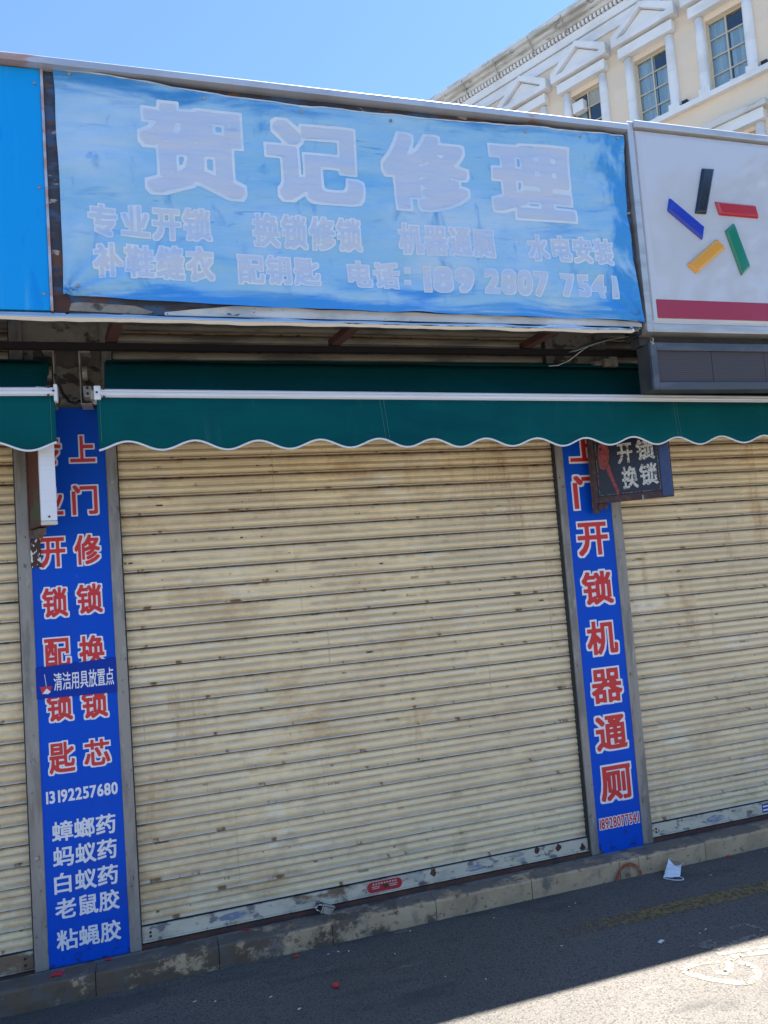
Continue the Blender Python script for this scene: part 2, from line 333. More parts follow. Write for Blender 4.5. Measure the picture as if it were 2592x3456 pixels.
# ------------------------------------------------------------------ mesh helpers
class MB:
    def __init__(s): s.v = []; s.f = []; s.m = []
    def quad(s, pts, mi=0):
        i = len(s.v); s.v += [tuple(p) for p in pts]; s.f.append(tuple(range(i, i + len(pts)))); s.m.append(mi); return s
    def hexa(s, c, mi=0):   # 8 corners: bottom 4 (ccw), top 4
        i = len(s.v); s.v += [tuple(p) for p in c]
        for q in ((3, 2, 1, 0), (4, 5, 6, 7), (0, 1, 5, 4), (1, 2, 6, 5), (2, 3, 7, 6), (3, 0, 4, 7)):
            s.f.append(tuple(i + k for k in q)); s.m.append(mi)
        return s
    def box(s, x0, x1, y0, y1, z0, z1, mi=0):
        return s.hexa([(x0, y0, z0), (x1, y0, z0), (x1, y1, z0), (x0, y1, z0), (x0, y0, z1), (x1, y0, z1), (x1, y1, z1), (x0, y1, z1)], mi)
    def prism(s, pts, d, mi=0, top=None):   # polygon pts extruded by vector d; top = optional replaced top outline
        n = len(pts); i = len(s.v); d = Vector(d)
        s.v += [tuple(p) for p in pts]
        s.v += [tuple(p) for p in top] if top else [tuple(Vector(p) + d) for p in pts]
        s.f.append(tuple(i + k for k in range(n))[::-1]); s.f.append(tuple(i + n + k for k in range(n))); s.m += [mi, mi]
        for k in range(n):
            s.f.append((i + k, i + (k + 1) % n, i + n + (k + 1) % n, i + n + k)); s.m.append(mi)
        return s
    def tube(s, path, r, seg=8, mi=0, closed=False):
        path = [Vector(p) for p in path]; n = len(path); i0 = len(s.v)
        for k, p in enumerate(path):
            if closed: t = path[(k + 1) % n] - path[k - 1]
            else: t = path[min(k + 1, n - 1)] - path[max(k - 1, 0)]
            t.normalize()
            a = Vector((0, 0, 1)) if abs(t.z) < .9 else Vector((1, 0, 0))
            u = t.cross(a).normalized(); w = u.cross(t)
            rr = r[k] if isinstance(r, (list, tuple)) else r
            for j in range(seg):
                an = 2 * math.pi * j / seg
                s.v.append(tuple(p + (u * math.cos(an) + w * math.sin(an)) * rr))
        for k in range(n if closed else n - 1):
            k2 = (k + 1) % n
            for j in range(seg):
                j2 = (j + 1) % seg
                s.f.append((i0 + k * seg + j, i0 + k * seg + j2, i0 + k2 * seg + j2, i0 + k2 * seg + j)); s.m.append(mi)
        if not closed:
            s.f.append(tuple(i0 + j for j in range(seg))[::-1]); s.f.append(tuple(i0 + (n - 1) * seg + j for j in range(seg))); s.m += [mi, mi]
        return s
    def grid(s, nu, nv, fn, mi=0):
        i = len(s.v)
        for b in range(nv + 1):
            for a in range(nu + 1): s.v.append(tuple(fn(a / nu, b / nv)))
        w = nu + 1
        for b in range(nv):
            for a in range(nu):
                s.f.append((i + b * w + a, i + b * w + a + 1, i + (b + 1) * w + a + 1, i + (b + 1) * w + a)); s.m.append(mi)
        return s
    def mesh(s, name, mats, xf=None):
        me = bpy.data.meshes.new(name)
        me.from_pydata([tuple(xf(Vector(p))) for p in s.v] if xf else s.v, [], s.f)
        for m in (mats if isinstance(mats, (list, tuple)) else [mats]): me.materials.append(m)
        me.polygons.foreach_set('material_index', s.m)
        bm = bmesh.new(); bm.from_mesh(me); bmesh.ops.recalc_face_normals(bm, faces=bm.faces); bm.to_mesh(me); bm.free()
        me.update()
        return me
    def build(s, name, mats, parent=None, xf=None, smooth=False, bev=0, solid=0):
        me = s.mesh(name, mats, xf)
        if smooth:
            me.polygons.foreach_set('use_smooth', [True] * len(me.polygons))
        o = bpy.data.objects.new(name, me); COL.objects.link(o)
        if parent:
            o.parent = parent
            base = Vector(parent['_w'])
            o.location = -base
            o['_w'] = (0.0, 0.0, 0.0)
        else: o['_w'] = (0.0, 0.0, 0.0)
        if solid:
            k = o.modifiers.new('solid', 'SOLIDIFY'); k.thickness = solid; k.offset = 0
        if bev:
            k = o.modifiers.new('bevel', 'BEVEL'); k.width = bev; k.segments = 2; k.limit_method = 'ANGLE'
        return o

def thing(name, label, cat, loc, group=None):
    o = bpy.data.objects.new(name, None); COL.objects.link(o)
    o.location = loc; o.empty_display_size = .1; o['_w'] = tuple(loc)
    o['label'] = label; o['category'] = cat
    if group: o['group'] = group
    return o
def tag(o, label, cat, group=None):
    o['label'] = label; o['category'] = cat
    if group: o['group'] = group
    return o
def struct(o): o['kind'] = 'structure'; return o
def nz(x, y, z=0.0): return noise.noise(Vector((x, y, z)))

# ------------------------------------------------------------------ lettering (glyph outlines of the built-in font, thickened)
NEM = 84          # raster pixels per em after downsampling
SS = 3
_gl = {}
def glyph(ch):
    if ch in _gl: return _gl[ch]
    cu = bpy.data.curves.new('g', 'FONT'); cu.body = ch; cu.size = 1.0; cu.resolution_u = 3
    ob = bpy.data.objects.new('g', cu); COL.objects.link(ob)
    dg = bpy.context.evaluated_depsgraph_get()
    me = bpy.data.meshes.new_from_object(ob.evaluated_get(dg))
    me.calc_loop_triangles()
    V = np.array([v.co[:2] for v in me.vertices]) if len(me.vertices) else np.zeros((0, 2))
    T = [tuple(t.vertices) for t in me.loop_triangles]
    bpy.data.objects.remove(ob); bpy.data.curves.remove(cu); bpy.data.meshes.remove(me)
    adv = 1.0 if ord(ch) > 255 else (0.33 if not len(V) else V[:, 0].max() + 0.075)
    n = NEM * SS
    Wp = int(math.ceil(adv * n)); Hp = int(1.1 * n)
    A = np.zeros((Hp, Wp), bool)
    for t in T:
        P = V[list(t)] * n; P[:, 1] += 0.18 * n
        x0, x1 = max(int(P[:, 0].min()), 0), min(int(P[:, 0].max()) + 2, Wp)
        y0, y1 = max(int(P[:, 1].min()), 0), min(int(P[:, 1].max()) + 2, Hp)
        if x1 <= x0 or y1 <= y0: continue
        X, Y = np.meshgrid(np.arange(x0, x1) + .5, np.arange(y0, y1) + .5)
        (ax, ay), (bx, by), (cx, cy) = P
        e0 = (bx - ax) * (Y - ay) - (by - ay) * (X - ax)
        e1 = (cx - bx) * (Y - by) - (cy - by) * (X - bx)
        e2 = (ax - cx) * (Y - cy) - (ay - cy) * (X - cx)
        A[y0:y1, x0:x1] |= ((e0 >= 0) & (e1 >= 0) & (e2 >= 0)) | ((e0 <= 0) & (e1 <= 0) & (e2 <= 0))
    _gl[ch] = A
    return A
def dilate(A, rx, ry):
    rx = max(rx, 0); ry = max(ry, 0)
    out = A.copy(); H, W = A.shape
    k = int(math.ceil(max(ry, 0)))
    for dy in range(-k, k + 1):
        if ry < .5 and dy: continue
        w = int(round(rx))
        if w > 0:
            c = np.cumsum(np.pad(A, ((0, 0), (w + 1, w))).astype(np.int32), axis=1)
            row = (c[:, 2 * w + 1:] - c[:, :-(2 * w + 1)]) > 0
        else: row = A
        if dy >= 0: out[dy:] |= row[:H - dy]
        else: out[:dy] |= row[-dy:]
    return out
def text_layers(text, box, bold=(.03, .02), outline=0.0, gap=0.0):
    """box = (x0,x1,z0,z1) of the ink including the outline, in metres. Returns fill and outline polygon sets as (verts2d, faces)."""
    x0, x1, z0, z1 = box
    n = NEM * SS
    cells = []
    for i, ch in enumerate(text):
        if i and gap: cells.append(np.zeros((int(1.1 * n), int(gap * n)), bool))
        cells.append(glyph(ch) if ch != ' ' else np.zeros((int(1.1 * n), int(.3 * n)), bool))
    A = np.concatenate(cells, axis=1)
    ys = np.where(A.any(1))[0]; xs = np.where(A.any(0))[0]
    A = A[ys[0]:ys[-1] + 1, xs[0]:xs[-1] + 1]
    bx, by = bold[0] * n, bold[1] * n
    h, w = A.shape
    # outline in raster pixels: metres per pixel after fit
    mx = (x1 - x0 - 2 * outline) / (w + 2 * bx); mz = (z1 - z0 - 2 * outline) / (h + 2 * by)
    ox, oz = outline / mx, outline / mz
    pad = int(max(bx + ox, by + oz)) + 2 * SS
    A = np.pad(A, pad)
    def contour(B):
        H, W = B.shape
        H2, W2 = H // SS * SS, W // SS * SS
        F = B[:H2, :W2].reshape(H2 // SS, SS, W2 // SS, SS).mean((1, 3))
        F = np.pad(F, 1)
        # light blur for smooth edges
        F = (F * 2 + np.roll(F, 1, 0) + np.roll(F, -1, 0) + np.roll(F, 1, 1) + np.roll(F, -1, 1)) / 6
        ins = F > .5
        vs = []; fs = []; idx = {}
        ccx = (x0 + x1) / 2; ccz = (z0 + z1) / 2
        def vert(gx, gy):
            k = (round(gx * 64), round(gy * 64))
            if k in idx: return idx[k]
            px = (gx - 1 + .5) * SS - W / 2; py = (gy - 1 + .5) * SS - H / 2
            idx[k] = len(vs); vs.append((ccx + px * mx, ccz + py * mz)); return idx[k]
        Hh, Ww = F.shape
        code = ins[:-1, :-1] * 1 + ins[:-1, 1:] * 2 + ins[1:, 1:] * 4 + ins[1:, :-1] * 8
        for gy in range(Hh - 1):
            row = code[gy]
            nzr = np.nonzero(row)[0]
            run = None
            for gx in nzr:
                c = row[gx]
                if c == 15:
                    if run is not None and run[1] == gx and gx - run[0] < 10: run[1] = gx + 1
                    else:
                        if run is not None: fs.append((vert(run[0], gy), vert(run[1], gy), vert(run[1], gy + 1), vert(run[0], gy + 1)))
                        run = [gx, gx + 1]
                    continue
                cs = [(gx, gy), (gx + 1, gy), (gx + 1, gy + 1), (gx, gy + 1)]
                poly = []
                for a in range(4):
                    p, q = cs[a], cs[(a + 1) % 4]
                    ip, iq = ins[p[1], p[0]], ins[q[1], q[0]]
                    if ip: poly.append(vert(*p))
                    if ip != iq:
                        t = (.5 - F[p[1], p[0]]) / (F[q[1], q[0]] - F[p[1], p[0]])
                        poly.append(vert(p[0] + (q[0] - p[0]) * t, p[1] + (q[1] - p[1]) * t))
                poly = list(dict.fromkeys(poly))
                if len(poly) > 2: fs.append(tuple(poly))
            if run is not None: fs.append((vert(run[0], gy), vert(run[1], gy), vert(run[1], gy + 1), vert(run[0], gy + 1)))
        return vs, fs
    fill = dilate(A, bx, by)
    res = [contour(fill)]
    if outline: res.append(contour(dilate(A, bx + ox, by + oz)))
    return res
def put_text(mb, layer, fn, mi=0):
    vs, fs = layer; i = len(mb.v)
    mb.v += [tuple(fn(x, z)) for x, z in vs]
    mb.f += [tuple(i + k for k in f) for f in fs]; mb.m += [mi] * len(fs)

# ================================================================== GROUND
road = MB().quad([(-300, -300, 0), (300, -300, 0), (300, 300, 0), (-300, 300, 0)]).build('road', M['asphalt'])
struct(road)
# worn yellow no-parking line
def yline(u, v):
    x = 1.40 + u * 3.2
    w = .090
    return (x, -.405 - .018 * (x - 1.9) - v * w + .006 * nz(x * 6, v * 9), .0014)
MB().grid(60, 4, yline).build('yellow_line', M['yellow'], road)
def stroke(pts, w, z=.0014):
    mb = MB(); n = len(pts)
    for k in range(n - 1):
        a, b = Vector((*pts[k], 0)), Vector((*pts[k + 1], 0)); t = (b - a).normalized(); s = Vector((-t.y, t.x, 0)) * w / 2
        w1 = 1 + .25 * nz(k * .9, 3.3); w2 = 1 + .25 * nz((k + 1) * .9, 3.3)
        mb.quad([(a.x - s.x * w1, a.y - s.y * w1, z), (b.x - s.x * w2, b.y - s.y * w2, z), (b.x + s.x * w2, b.y + s.y * w2, z), (a.x + s.x * w1, a.y + s.y * w1, z)])
    return mb
ring = []
for k in range(26):
    a = R(75 + k * 13.2)
    ring.append((1.866 + .108 * math.cos(a) + .018 * math.sin(2 * a), -.936 + .077 * math.sin(a) - .035 * math.cos(a)))
stroke(ring, .030).build('paint_scrawl', M['whitepaint'], road)
stroke([(1.835, -.925), (1.875, -.945), (1.905, -.920), (1.935, -.880), (1.99, -.865), (2.06, -.882), (2.13, -.90)], .030).build('paint_scrawl', M['whitepaint'], road)
stroke([(1.93, -.83), (2.0, -.845), (2.09, -.86), (2.2, -.87)], .022).build('paint_scrawl', M['whitepaint'], road)
stroke([(2.105, -.692), (2.15, -.692), (2.193, -.702), (2.200, -.745), (2.190, -.780), (2.10, -.782), (1.985, -.790), (1.95, -.800)], .022).build('paint_scrawl', M['whitepaint'], road)
MB().quad([(1.874, -.738, .0022), (1.945, -.805, .0022), (1.985, -.76, .0022), (1.979, -.732, .0022)]).build('paint_scrawl', M['whitepaint'], road)

# kerb and step
kerb = MB().box(-6, 8, -.085, 1.2, -.02, .0815).build('kerb', M['step_top']); struct(kerb)
x = -.242 - .45 * 6
k = 0
while x < 5.4:
    L = .45 if not (1.98 < x < 2.02) else .10
    L = L if not (2.08 < x < 2.12) else .37
    g = .0010 + .001 * random.random()
    dz = .003 * random.uniform(-1, 1); dy = .003 * random.uniform(-1, 1)
    mb = MB(); nseg = 12; X0, X1 = x + g, x + L - g
    prof = [(-.112, -.02), (-.114, .03), (-.1135, .076), (-.109, .0825), (-.100, .0845), (-.03, .0850), (-.03, -.02)]
    mb.grid(nseg, len(prof) - 1, lambda u, v: (X0 + (X1 - X0) * u,
            prof[round(v * 6)][0] + dy + .0045 * nz((X0 + (X1 - X0) * u) * 14, round(v * 6) * 1.7),
            prof[round(v * 6)][1] + dz + .0035 * nz((X0 + (X1 - X0) * u) * 11, round(v * 6) * 1.1, 5)))
    mb.quad([(X0, p[0] + dy, p[1] + dz) for p in prof]); mb.quad([(X1, p[0] + dy, p[1] + dz) for p in prof])
    mb.build('kerb_stone', M['kerb'], kerb, smooth=False)
    x += L; k += 1
# red painted arc on the kerb face
pts = []
arc = MB()
for k in range(14):
    a = math.pi * (1 - k / 13)
    for rr in (.052, .066): pts.append((2.047 + rr * 1.05 * math.cos(a), -.1205, -.004 + rr * 1.05 * math.sin(a) + .004))
for k in range(13): arc.quad([pts[2 * k], pts[2 * k + 1], pts[2 * k + 3], pts[2 * k + 2]])
arc.quad([(2.035, -.1205, .004), (2.058, -.1205, .004), (2.05, -.1205, .022), (2.04, -.1205, .02)])
arc.build('red_paint_mark', M['redpaint'], kerb)

# ================================================================== SHOP BUILDING SHELL
shop = thing('shop_building', 'single storey concrete shop row with stained pillars behind the blue boards', 'building', (1, .4, 0))
MB().box(-8, 8, .16, .30, 0, 3.25).build('wall', M['darkwall'], shop)
for (a, b) in ((-.462, -.075), (1.933, 2.276), (4.6, 4.9), (-3.0, -2.7)):
    mb = MB()
    mb.grid(8, 40, lambda u, v: (a + .02 + (b - a - .04) * u, .012 + .006 * nz(u * 5, v * 30, a), .0 + 3.2 * v))
    mb.box(a + .02, b - .02, .03, .17, 0, 3.2)
    mb.build('pillar', M['concrete'], shop)
# ragged mortar lump on the left pillar above the blue board
mb = MB().grid(14, 6, lambda u, v: (-.37 + .25 * u, -.004 - .022 * math.sin(math.pi * v) * (1 + nz(u * 6, v * 4)), 2.40 + .085 * v + .02 * nz(u * 5, 2)))
mb.build('mortar_patch', M['darkwall'], shop, smooth=True)
MB().box(-8, 8, -.29, -.26, 2.392, 2.416).build('beam', M['beam'], shop)
for (xb, xf_) in ((-.071, -.032), (.80, .835), (1.68, 1.705), (2.9, 2.93), (-1.1, -1.06)):
    MB().hexa([(xb - .02, -.25, 2.42), (xb + .02, -.25, 2.42), (xf_ + .02, -.53, 2.425), (xf_ - .02, -.53, 2.425),
               (xb - .02, -.25, 2.45), (xb + .02, -.25, 2.45), (xf_ + .02, -.53, 2.455), (xf_ - .02, -.53, 2.455)]).build('strut', M['redoxide'], shop)
MB().hexa([(-8, -.50, 3.26), (8, -.50, 3.26), (8, 6, 3.0), (-8, 6, 3.0), (-8, -.50, 3.275), (8, -.50, 3.275), (8, 6, 3.02), (-8, 6, 3.02)]).build('roof', M['roof'], shop)
for xx in (-8.0, 7.9): MB().box(xx, xx + .1, -.4, .16, 2.45, 3.2).build('end_wall', M['darkwall'], shop)
MB().box(-.04, 1.9, .02, .06, 2.80, 3.2).build('shutter_hood', M['darkwall'], shop)

# ================================================================== ROLLER SHUTTERS
PITCH = .0772
prof = [(.0775, .016), (.0750, .006), (.0715, .001), (.066, -.0050), (.057, -.0085), (.0480, -.0080), (.0415, -.0010), (.0350, -.0055), (.027, -.0090), (.0190, -.0072), (.0145, -.0005), (.0110, .0020), (.0080, -.0060), (.0045, -.0125), (.0012, -.0125), (-.0010, -.005), (-.0004, .016)]
mids = [1, 1, 0, 0, 0, 0, 0, 0, 0, 0, 0, 2, 2, 2, 1, 1]
def slat_mesh(L, var):
    mb = MB(); n = len(prof); ns = 5
    for (zz, yy) in prof:
        for k in range(ns + 1):
            u = k / ns
            mb.v.append(((u - .5) * L, yy + .0028 * nz(u * 3.1, var * 5.3) + .0012 * nz(u * 3, zz * 40, var), zz + .0016 * nz(u * 2.6, var * 3.7, 4)))
    for i in range(n - 1):
        for k in range(ns):
            q = i * (ns + 1) + k
            mb.f.append((q, q + 1, q + ns + 2, q + ns + 1)); mb.m.append(mids[i])
    return mb.mesh('slat', [M['slat'], M['groove'], M['lip']])
def shutter(label, x0, x1, ybar0, z0, nsl, loc):
    t = thing('roller_shutter', label, 'shutter', loc, 'roller shutters closing the shop row')
    ybar0 += .006
    mes = [slat_mesh(x1 - x0 + .03, v_) for v_ in range(7)]
    shade_mesh = mes[0].copy(); shade_mesh.materials[0] = M['slatshade']; shade_mesh.materials[2] = M['slatshade']  # copy for the top slats, overhang shade painted into its materials
    for i in range(nsl):
        o = bpy.data.objects.new('slat', shade_mesh if z0 + i * PITCH > 2.36 else random.choice(mes)); COL.objects.link(o); o.parent = t
        o.location = Vector(((x0 + x1) / 2 + random.uniform(-.003, .003), .036 + random.uniform(-.0012, .0012), z0 + i * PITCH)) - Vector(loc)
        o.rotation_euler = (random.uniform(-.02, .02), random.uniform(-.0006, .0006), 0)
    zb = ybar0
    bar = MB().box(x0, x1, .018, .030, zb, z0 - .006)
    bar.box(x0, x1, .006, .018, zb, zb + .005)
    b = bar.build('bottom_bar', M['barmetal'], t, bev=.0015)
    for xx in (x0 + .035, x1 - .035):
        for zz in (zb + .018, z0 - .028):
            MB().tube([(xx, .0185, zz), (xx, .0145, zz)], .005, 8).build('bolt', M['boltdark'], b)
    MB().box(x0, x1, -.003, .04, .0825, zb - .0035).build('sill', M['rust'], t)
    return t, b
Z0 = 1.5 + (.177 - 1.5) * 1.0091
sh_main, bar_main = shutter('cream steel roller shutter with rust streaks, locked by a padlock', -.077, 1.935, .098, Z0, 34, (.93, .03, .083))
sh_right, bar_right = shutter('cream roller shutter with a blue sticker on its bottom bar', 2.274, 4.6, .098, Z0, 34, (3.4, .03, .083))
sh_left, bar_left = shutter('cream roller shutter with brown stained bottom beside the pest poison board', -2.7, -.46, .085, Z0 - .004, 34, (-1.5, .03, .083))
# guide posts
for (a, b, lab) in ((-.120, -.077, sh_main), (1.935, 1.975, sh_main), (2.218, 2.274, sh_right), (4.56, 4.60, sh_right), (-.460, -.411, sh_left), (-2.74, -2.70, sh_left)):
    mb = MB().box(a, b, -.006, .032, .0835, 2.75)
    mb.build('guide_rail', M['post'], lab, bev=.003)
# dark rubber strip between rail and slats
for (a, b, lab) in ((-.077, -.073, sh_main), (1.930, 1.935, sh_main), (2.274, 2.278, sh_right), (-.465, -.460, sh_left)):
    MB().box(a, b, .004, .030, .105, 2.75).build('rail_lip', M['darksteel'], lab)
for xx, zz, lab in ((-.098, 1.925, sh_main), (-.437, .50, sh_left)):
    MB().tube([(xx, -.006, zz), (xx, -.010, zz)], .0065, 8).build('rivet', M['greymetal'], lab)

# residue marks and label on the bottom bar of the middle shutter
def flat(name, m, pts, y, parent, th=.0012):
    return MB().prism([(p[0], y, p[1]) for p in pts], (0, -th, 0)).build(name, m, parent)
def blob(cx, cz, rx, rz, n=14, seed=0, rag=.25):
    return [(cx + rx * math.cos(2 * math.pi * k / n) * (1 + rag * nz(k * 1.7, seed)), cz + rz * math.sin(2 * math.pi * k / n) * (1 + rag * nz(k * 1.3, seed + 9))) for k in range(n)]
for (cx, cz, rx, rz, mm) in ((1.085, .138, .030, .022, 'ghost'), (1.35, .128, .045, .014, 'bluesmear'), (1.56, .148, .035, .012, 'ghost'), (1.58, .122, .022, .010, 'ghost'), (.28, .134, .06, .014, 'bluesmear')):
    flat('glue_residue', M[mm], blob(cx, cz, rx, rz, 18, cx), .0178, bar_main, .0004)
for (cx, cz) in ((1.665, .150), (1.775, .142), (1.90, .118), (1.155, .145)):
    flat('rust_spot', M['rust'], blob(cx, cz, .013, .016, 14, cx * 3, .7), .0178, bar_main, .0005)
flat('ink_smear', M['bluesmear'], blob(2.66, .128, .055, .017, 18, 3), .0178, bar_right, .0004)
lab = thing('shutter_label', 'small red rounded maker label riveted on the shutter bottom bar', 'label', (.926, .015, .134))
def rrect(cx, cz, w, h, r, n=6):
    o = []
    for (sx, sz, a0) in ((1, 1, 0), (-1, 1, 90), (-1, -1, 180), (1, -1, 270)):
        for k in range(n + 1):
            a = R(a0 + 90 * k / n); o.append((cx + sx * (w / 2 - r) + r * math.cos(a), cz + sz * (h / 2 - r) + r * math.sin(a)))
    return o
flat('edge', M['pinkedge'], rrect(.926, .134, .166, .050, .024), .0178, lab, .001)
flat('plate', M['stickerred'], rrect(.926, .134, .158, .043, .021), .0172, lab, .002)
mb = MB()
for j in range(9): mb.box(.873 + .0125 * j, .873 + .0125 * j + .008, .0146, .0152, .143, .150)
for (a, b, z) in ((.868, .905, .134), (.945, .985, .134), (.870, .903, .127), (.948, .982, .127)): mb.box(a, b, .0146, .0152, z, z + .0035)
mb.build('print', M['pinkedge'], lab)
MB().tube([(.932, .0152, .134), (.932, .009, .134)], .008, 10).build('rivet', M['rust'], lab)
sb = thing('bar_sticker', 'little blue and white sticker on the next shutter bottom bar', 'sticker', (2.97, .015, .13))
flat('sheet', M['stickerblue'], [(2.947, .105), (3.06, .105), (3.06, .150), (2.947, .150)], .0178, sb, .001)
for z in (.139, .121): flat('print', M['whiteink'], [(2.952, z - .004), (3.05, z - .004), (3.05, z + .004), (2.952, z + .004)], .0166, sb, .0005)

# ================================================================== PILLAR BOARDS
def pillar_board(label, x0, x1, z0, z1, rows, whites, loc, extra=None, cut=None):
    t = thing('pillar_sign', label, 'sign', loc, 'blue lettered boards on the pillars')
    pts = [(x0, z0), (x1, z0), (x1, z1), (x0, z1)] if not cut else [(x0 + .028, z0), (x1, z0), (x1, z1), (x0, z1), (x0, z0 + .035)]
    MB().prism([(p[0], .002, p[1]) for p in pts], (0, -.004, 0)).build('panel', M['blue'], t)
    for (txt, bx, oln, bold) in rows:
        ls = text_layers(txt, bx, bold, oln); mb = MB()
        put_text(mb, ls[1], lambda a, b: (a, -.0030, b), 0); put_text(mb, ls[0], lambda a, b: (a, -.0038, b), 1)
        mb.build('red_character' if len(txt) == 1 else 'phone_number', [M['whiteink'], M['redink']], t)
    for (txt, bx, bold) in whites or ():
        mb = MB(); put_text(mb, text_layers(txt, bx, bold)[0], lambda a, b: (a, -.0034, b))
        mb.build('white_words' if ord(txt[0]) > 255 else 'phone_number', M['dirtywhite'], t)
    return t
B1 = (.024, .020)
rows = []
for ch, zc, h in zip('上门修锁换锁芯', (2.064, 1.858, 1.658, 1.463, 1.258, 1.053, .862), (.118, .130, .130, .128, .130, .126, .112)):
    rows.append((ch, (-.259, -.152, zc - h / 2, zc + h / 2), .006, B1))
for ch, zc, h in zip('专业开锁配锁匙', (2.062, 1.856, 1.655, 1.459, 1.262, 1.057, .860), (.128, .118, .128, .128, .124, .126, .128)):
    rows.append((ch, (-.385, -.281, zc - h / 2, zc + h / 2), .006, B1))
wh = [('13192257680', (-.396, -.136, .692, .739), (.030, .022))]
for txt, za, zb_ in (('蟑螂药', .546, .622), ('蚂蚁药', .451, .527), ('白蚁药', .353, .429), ('老鼠胶', .258, .334), ('粘蝇胶', .143, .219)):
    wh.append((txt, (-.381, -.150, za, zb_), (.020, .016)))
ps_l = pillar_board('tall blue board with two columns of red characters and white pest poison words', -.411, -.120, .086, 2.233, rows, wh, (-.265, 0, .086))
rows = []
for ch, zc in zip('上门开锁机器通厕', (2.007, 1.790, 1.560, 1.322, 1.082, .852, .630, .395)):
    h = .178; w = .19
    if ch == '上': h = .150
    rows.append((ch, (2.002 + .004, 2.192, zc - h / 2, zc + h / 2), .009, (.026, .022)))
rows.append(('18928077541', (1.988, 2.210, .188, .244), .0035, (.018, .010)))
ps_r = pillar_board('tall blue board with one column of large red characters on the pillar', 1.975, 2.218, .080, 2.30, rows, None, (2.1, 0, .08), cut=True)

# cleaning tools notice stuck across the left board
nt_ = thing('notice_strip', 'dark blue strip reading cleaning tools point stuck across the lettered board', 'notice', (-.265, -.006, 1.155))
MB().hexa([(-.413, -.0075, 1.093), (-.119, -.0075, 1.086), (-.119, -.0045, 1.086), (-.413, -.0045, 1.093), (-.413, -.0075, 1.212), (-.119, -.0075, 1.222), (-.119, -.0045, 1.222), (-.413, -.0045, 1.212)]).build('sheet', M['navy'], nt_)
mb = MB(); put_text(mb, text_layers('清洁用具放置点', (-.350, -.130, 1.117, 1.186), (.014, .006))[0], lambda a, b: (a, -.0084, b)); mb.build('white_lettering', M['whiteink'], nt_)
mb = MB(); mb.prism([(-.400, -.0076, 1.138), (-.357, -.0076, 1.136), (-.366, -.0076, 1.112), (-.392, -.0076, 1.108)], (0, -.0006, 0)); mb.build('red_dustpan_print', M['redink'], nt_)
mb = MB(); mb.prism([(-.392, -.0083, 1.112), (-.376, -.0083, 1.130), (-.362, -.0083, 1.116), (-.372, -.0083, 1.108)], (0, -.0006, 0)); mb.prism([(-.383, -.0083, 1.185), (-.381, -.0083, 1.185), (-.376, -.0083, 1.138), (-.378, -.0083, 1.138)], (0, -.0006, 0)); mb.build('white_brush_print', M['whiteink'], nt_)

# ================================================================== BANNER SIGN
YS = -.55
bs = thing('banner_sign', 'faded blue cloth banner sign with pale lilac lettering in a rusted frame', 'sign', (.93, YS, 2.42))
MB().box(-.240, 2.092, -.545, -.525, 2.432, 3.2965).build('backing_board', M['board'], bs)
MB().box(-6.0, 2.095, -.590, -.50, 3.297, 3.322).build('top_rail', M['rail'], bs, bev=.002)
mb = MB()
mb.grid(220, 1, lambda u, v: (-6 + 8.068 * u, -.550 - .0065 * v + .0008 * nz(u * 45, 1 + v * .7), 2.407 + .0285 * v))
mb.build('steel_trim', M['steel'], bs, smooth=True, solid=.002)
TX0, TX1 = -.206, 2.078
def edge_top(x):
    u = (x - TX0) / (TX1 - TX0)
    base = np.interp(x, [-.206, 0, .325, .645, 1.0, 1.515, 2.078], [3.302, 3.290, 3.268, 3.259, 3.262, 3.272, 3.279])
    return base + .004 * nz(x * 7, 1) + .002 * nz(x * 25, 4)
def edge_bot(x):
    return np.interp(x, [-.208, .2, .8, 1.5, 1.95, 2.085], [2.497, 2.476, 2.468, 2.464, 2.462, 2.448]) + .003 * nz(x * 8, 7)
def cloth_y(x, z):
    d = .010 * nz(x * 2.1, z * 3.2, 1) + .010 * nz(x * 2.2, z * 8.0 + x * 1.6, 2) + .0045 * nz(x * 5, z * 19 - x * 3, 3) + .0016 * nz(x * 22, z * 40, 6)
    # creases running from the lower left corner
    r = math.hypot(x + .21, z - 2.49); a = math.atan2(z - 2.49, x + .21)
    d += .011 * math.exp(-r * 1.5) * math.sin(a * 13 + 1.5 * nz(x * 4, z * 4))
    r = math.hypot(x - 2.08, z - 2.46); a = math.atan2(z - 2.46, 2.08 - x)
    d += .008 * math.exp(-r * 2.2) * math.sin(a * 11 + 1.2)
    b = max(0, 1 - (z - 2.45) / .16)
    d += b * .006 * math.sin(x * 15 + 30 * (z - 2.45) + 2 * nz(x * 3, 0)) - .010 * b
    t = max(0, 1 - (edge_top(x) - z) / .1)
    d += t * .004 * math.sin(x * 22 + 3 * nz(x * 4, 5))
    return YS - .016 + d
def cloth(u, v):
    x = TX0 + (TX1 - TX0) * u
    zt, zb = edge_top(x), edge_bot(x)
    z = zb + (zt - zb) * v
    if u < .02: x += .006 * nz(z * 7, 3) * (1 - u / .02) + .003 * math.sin(z * 5)
    if u > .98: x += (.008 * nz(z * 6, 8) - .012 * math.sin((z - 2.45) / .83 * math.pi)) * ((u - .98) / .02)
    return (x, cloth_y(x, z), z)
bn = MB().grid(230, 84, cloth).build('banner', M['banner'], bs, smooth=True)
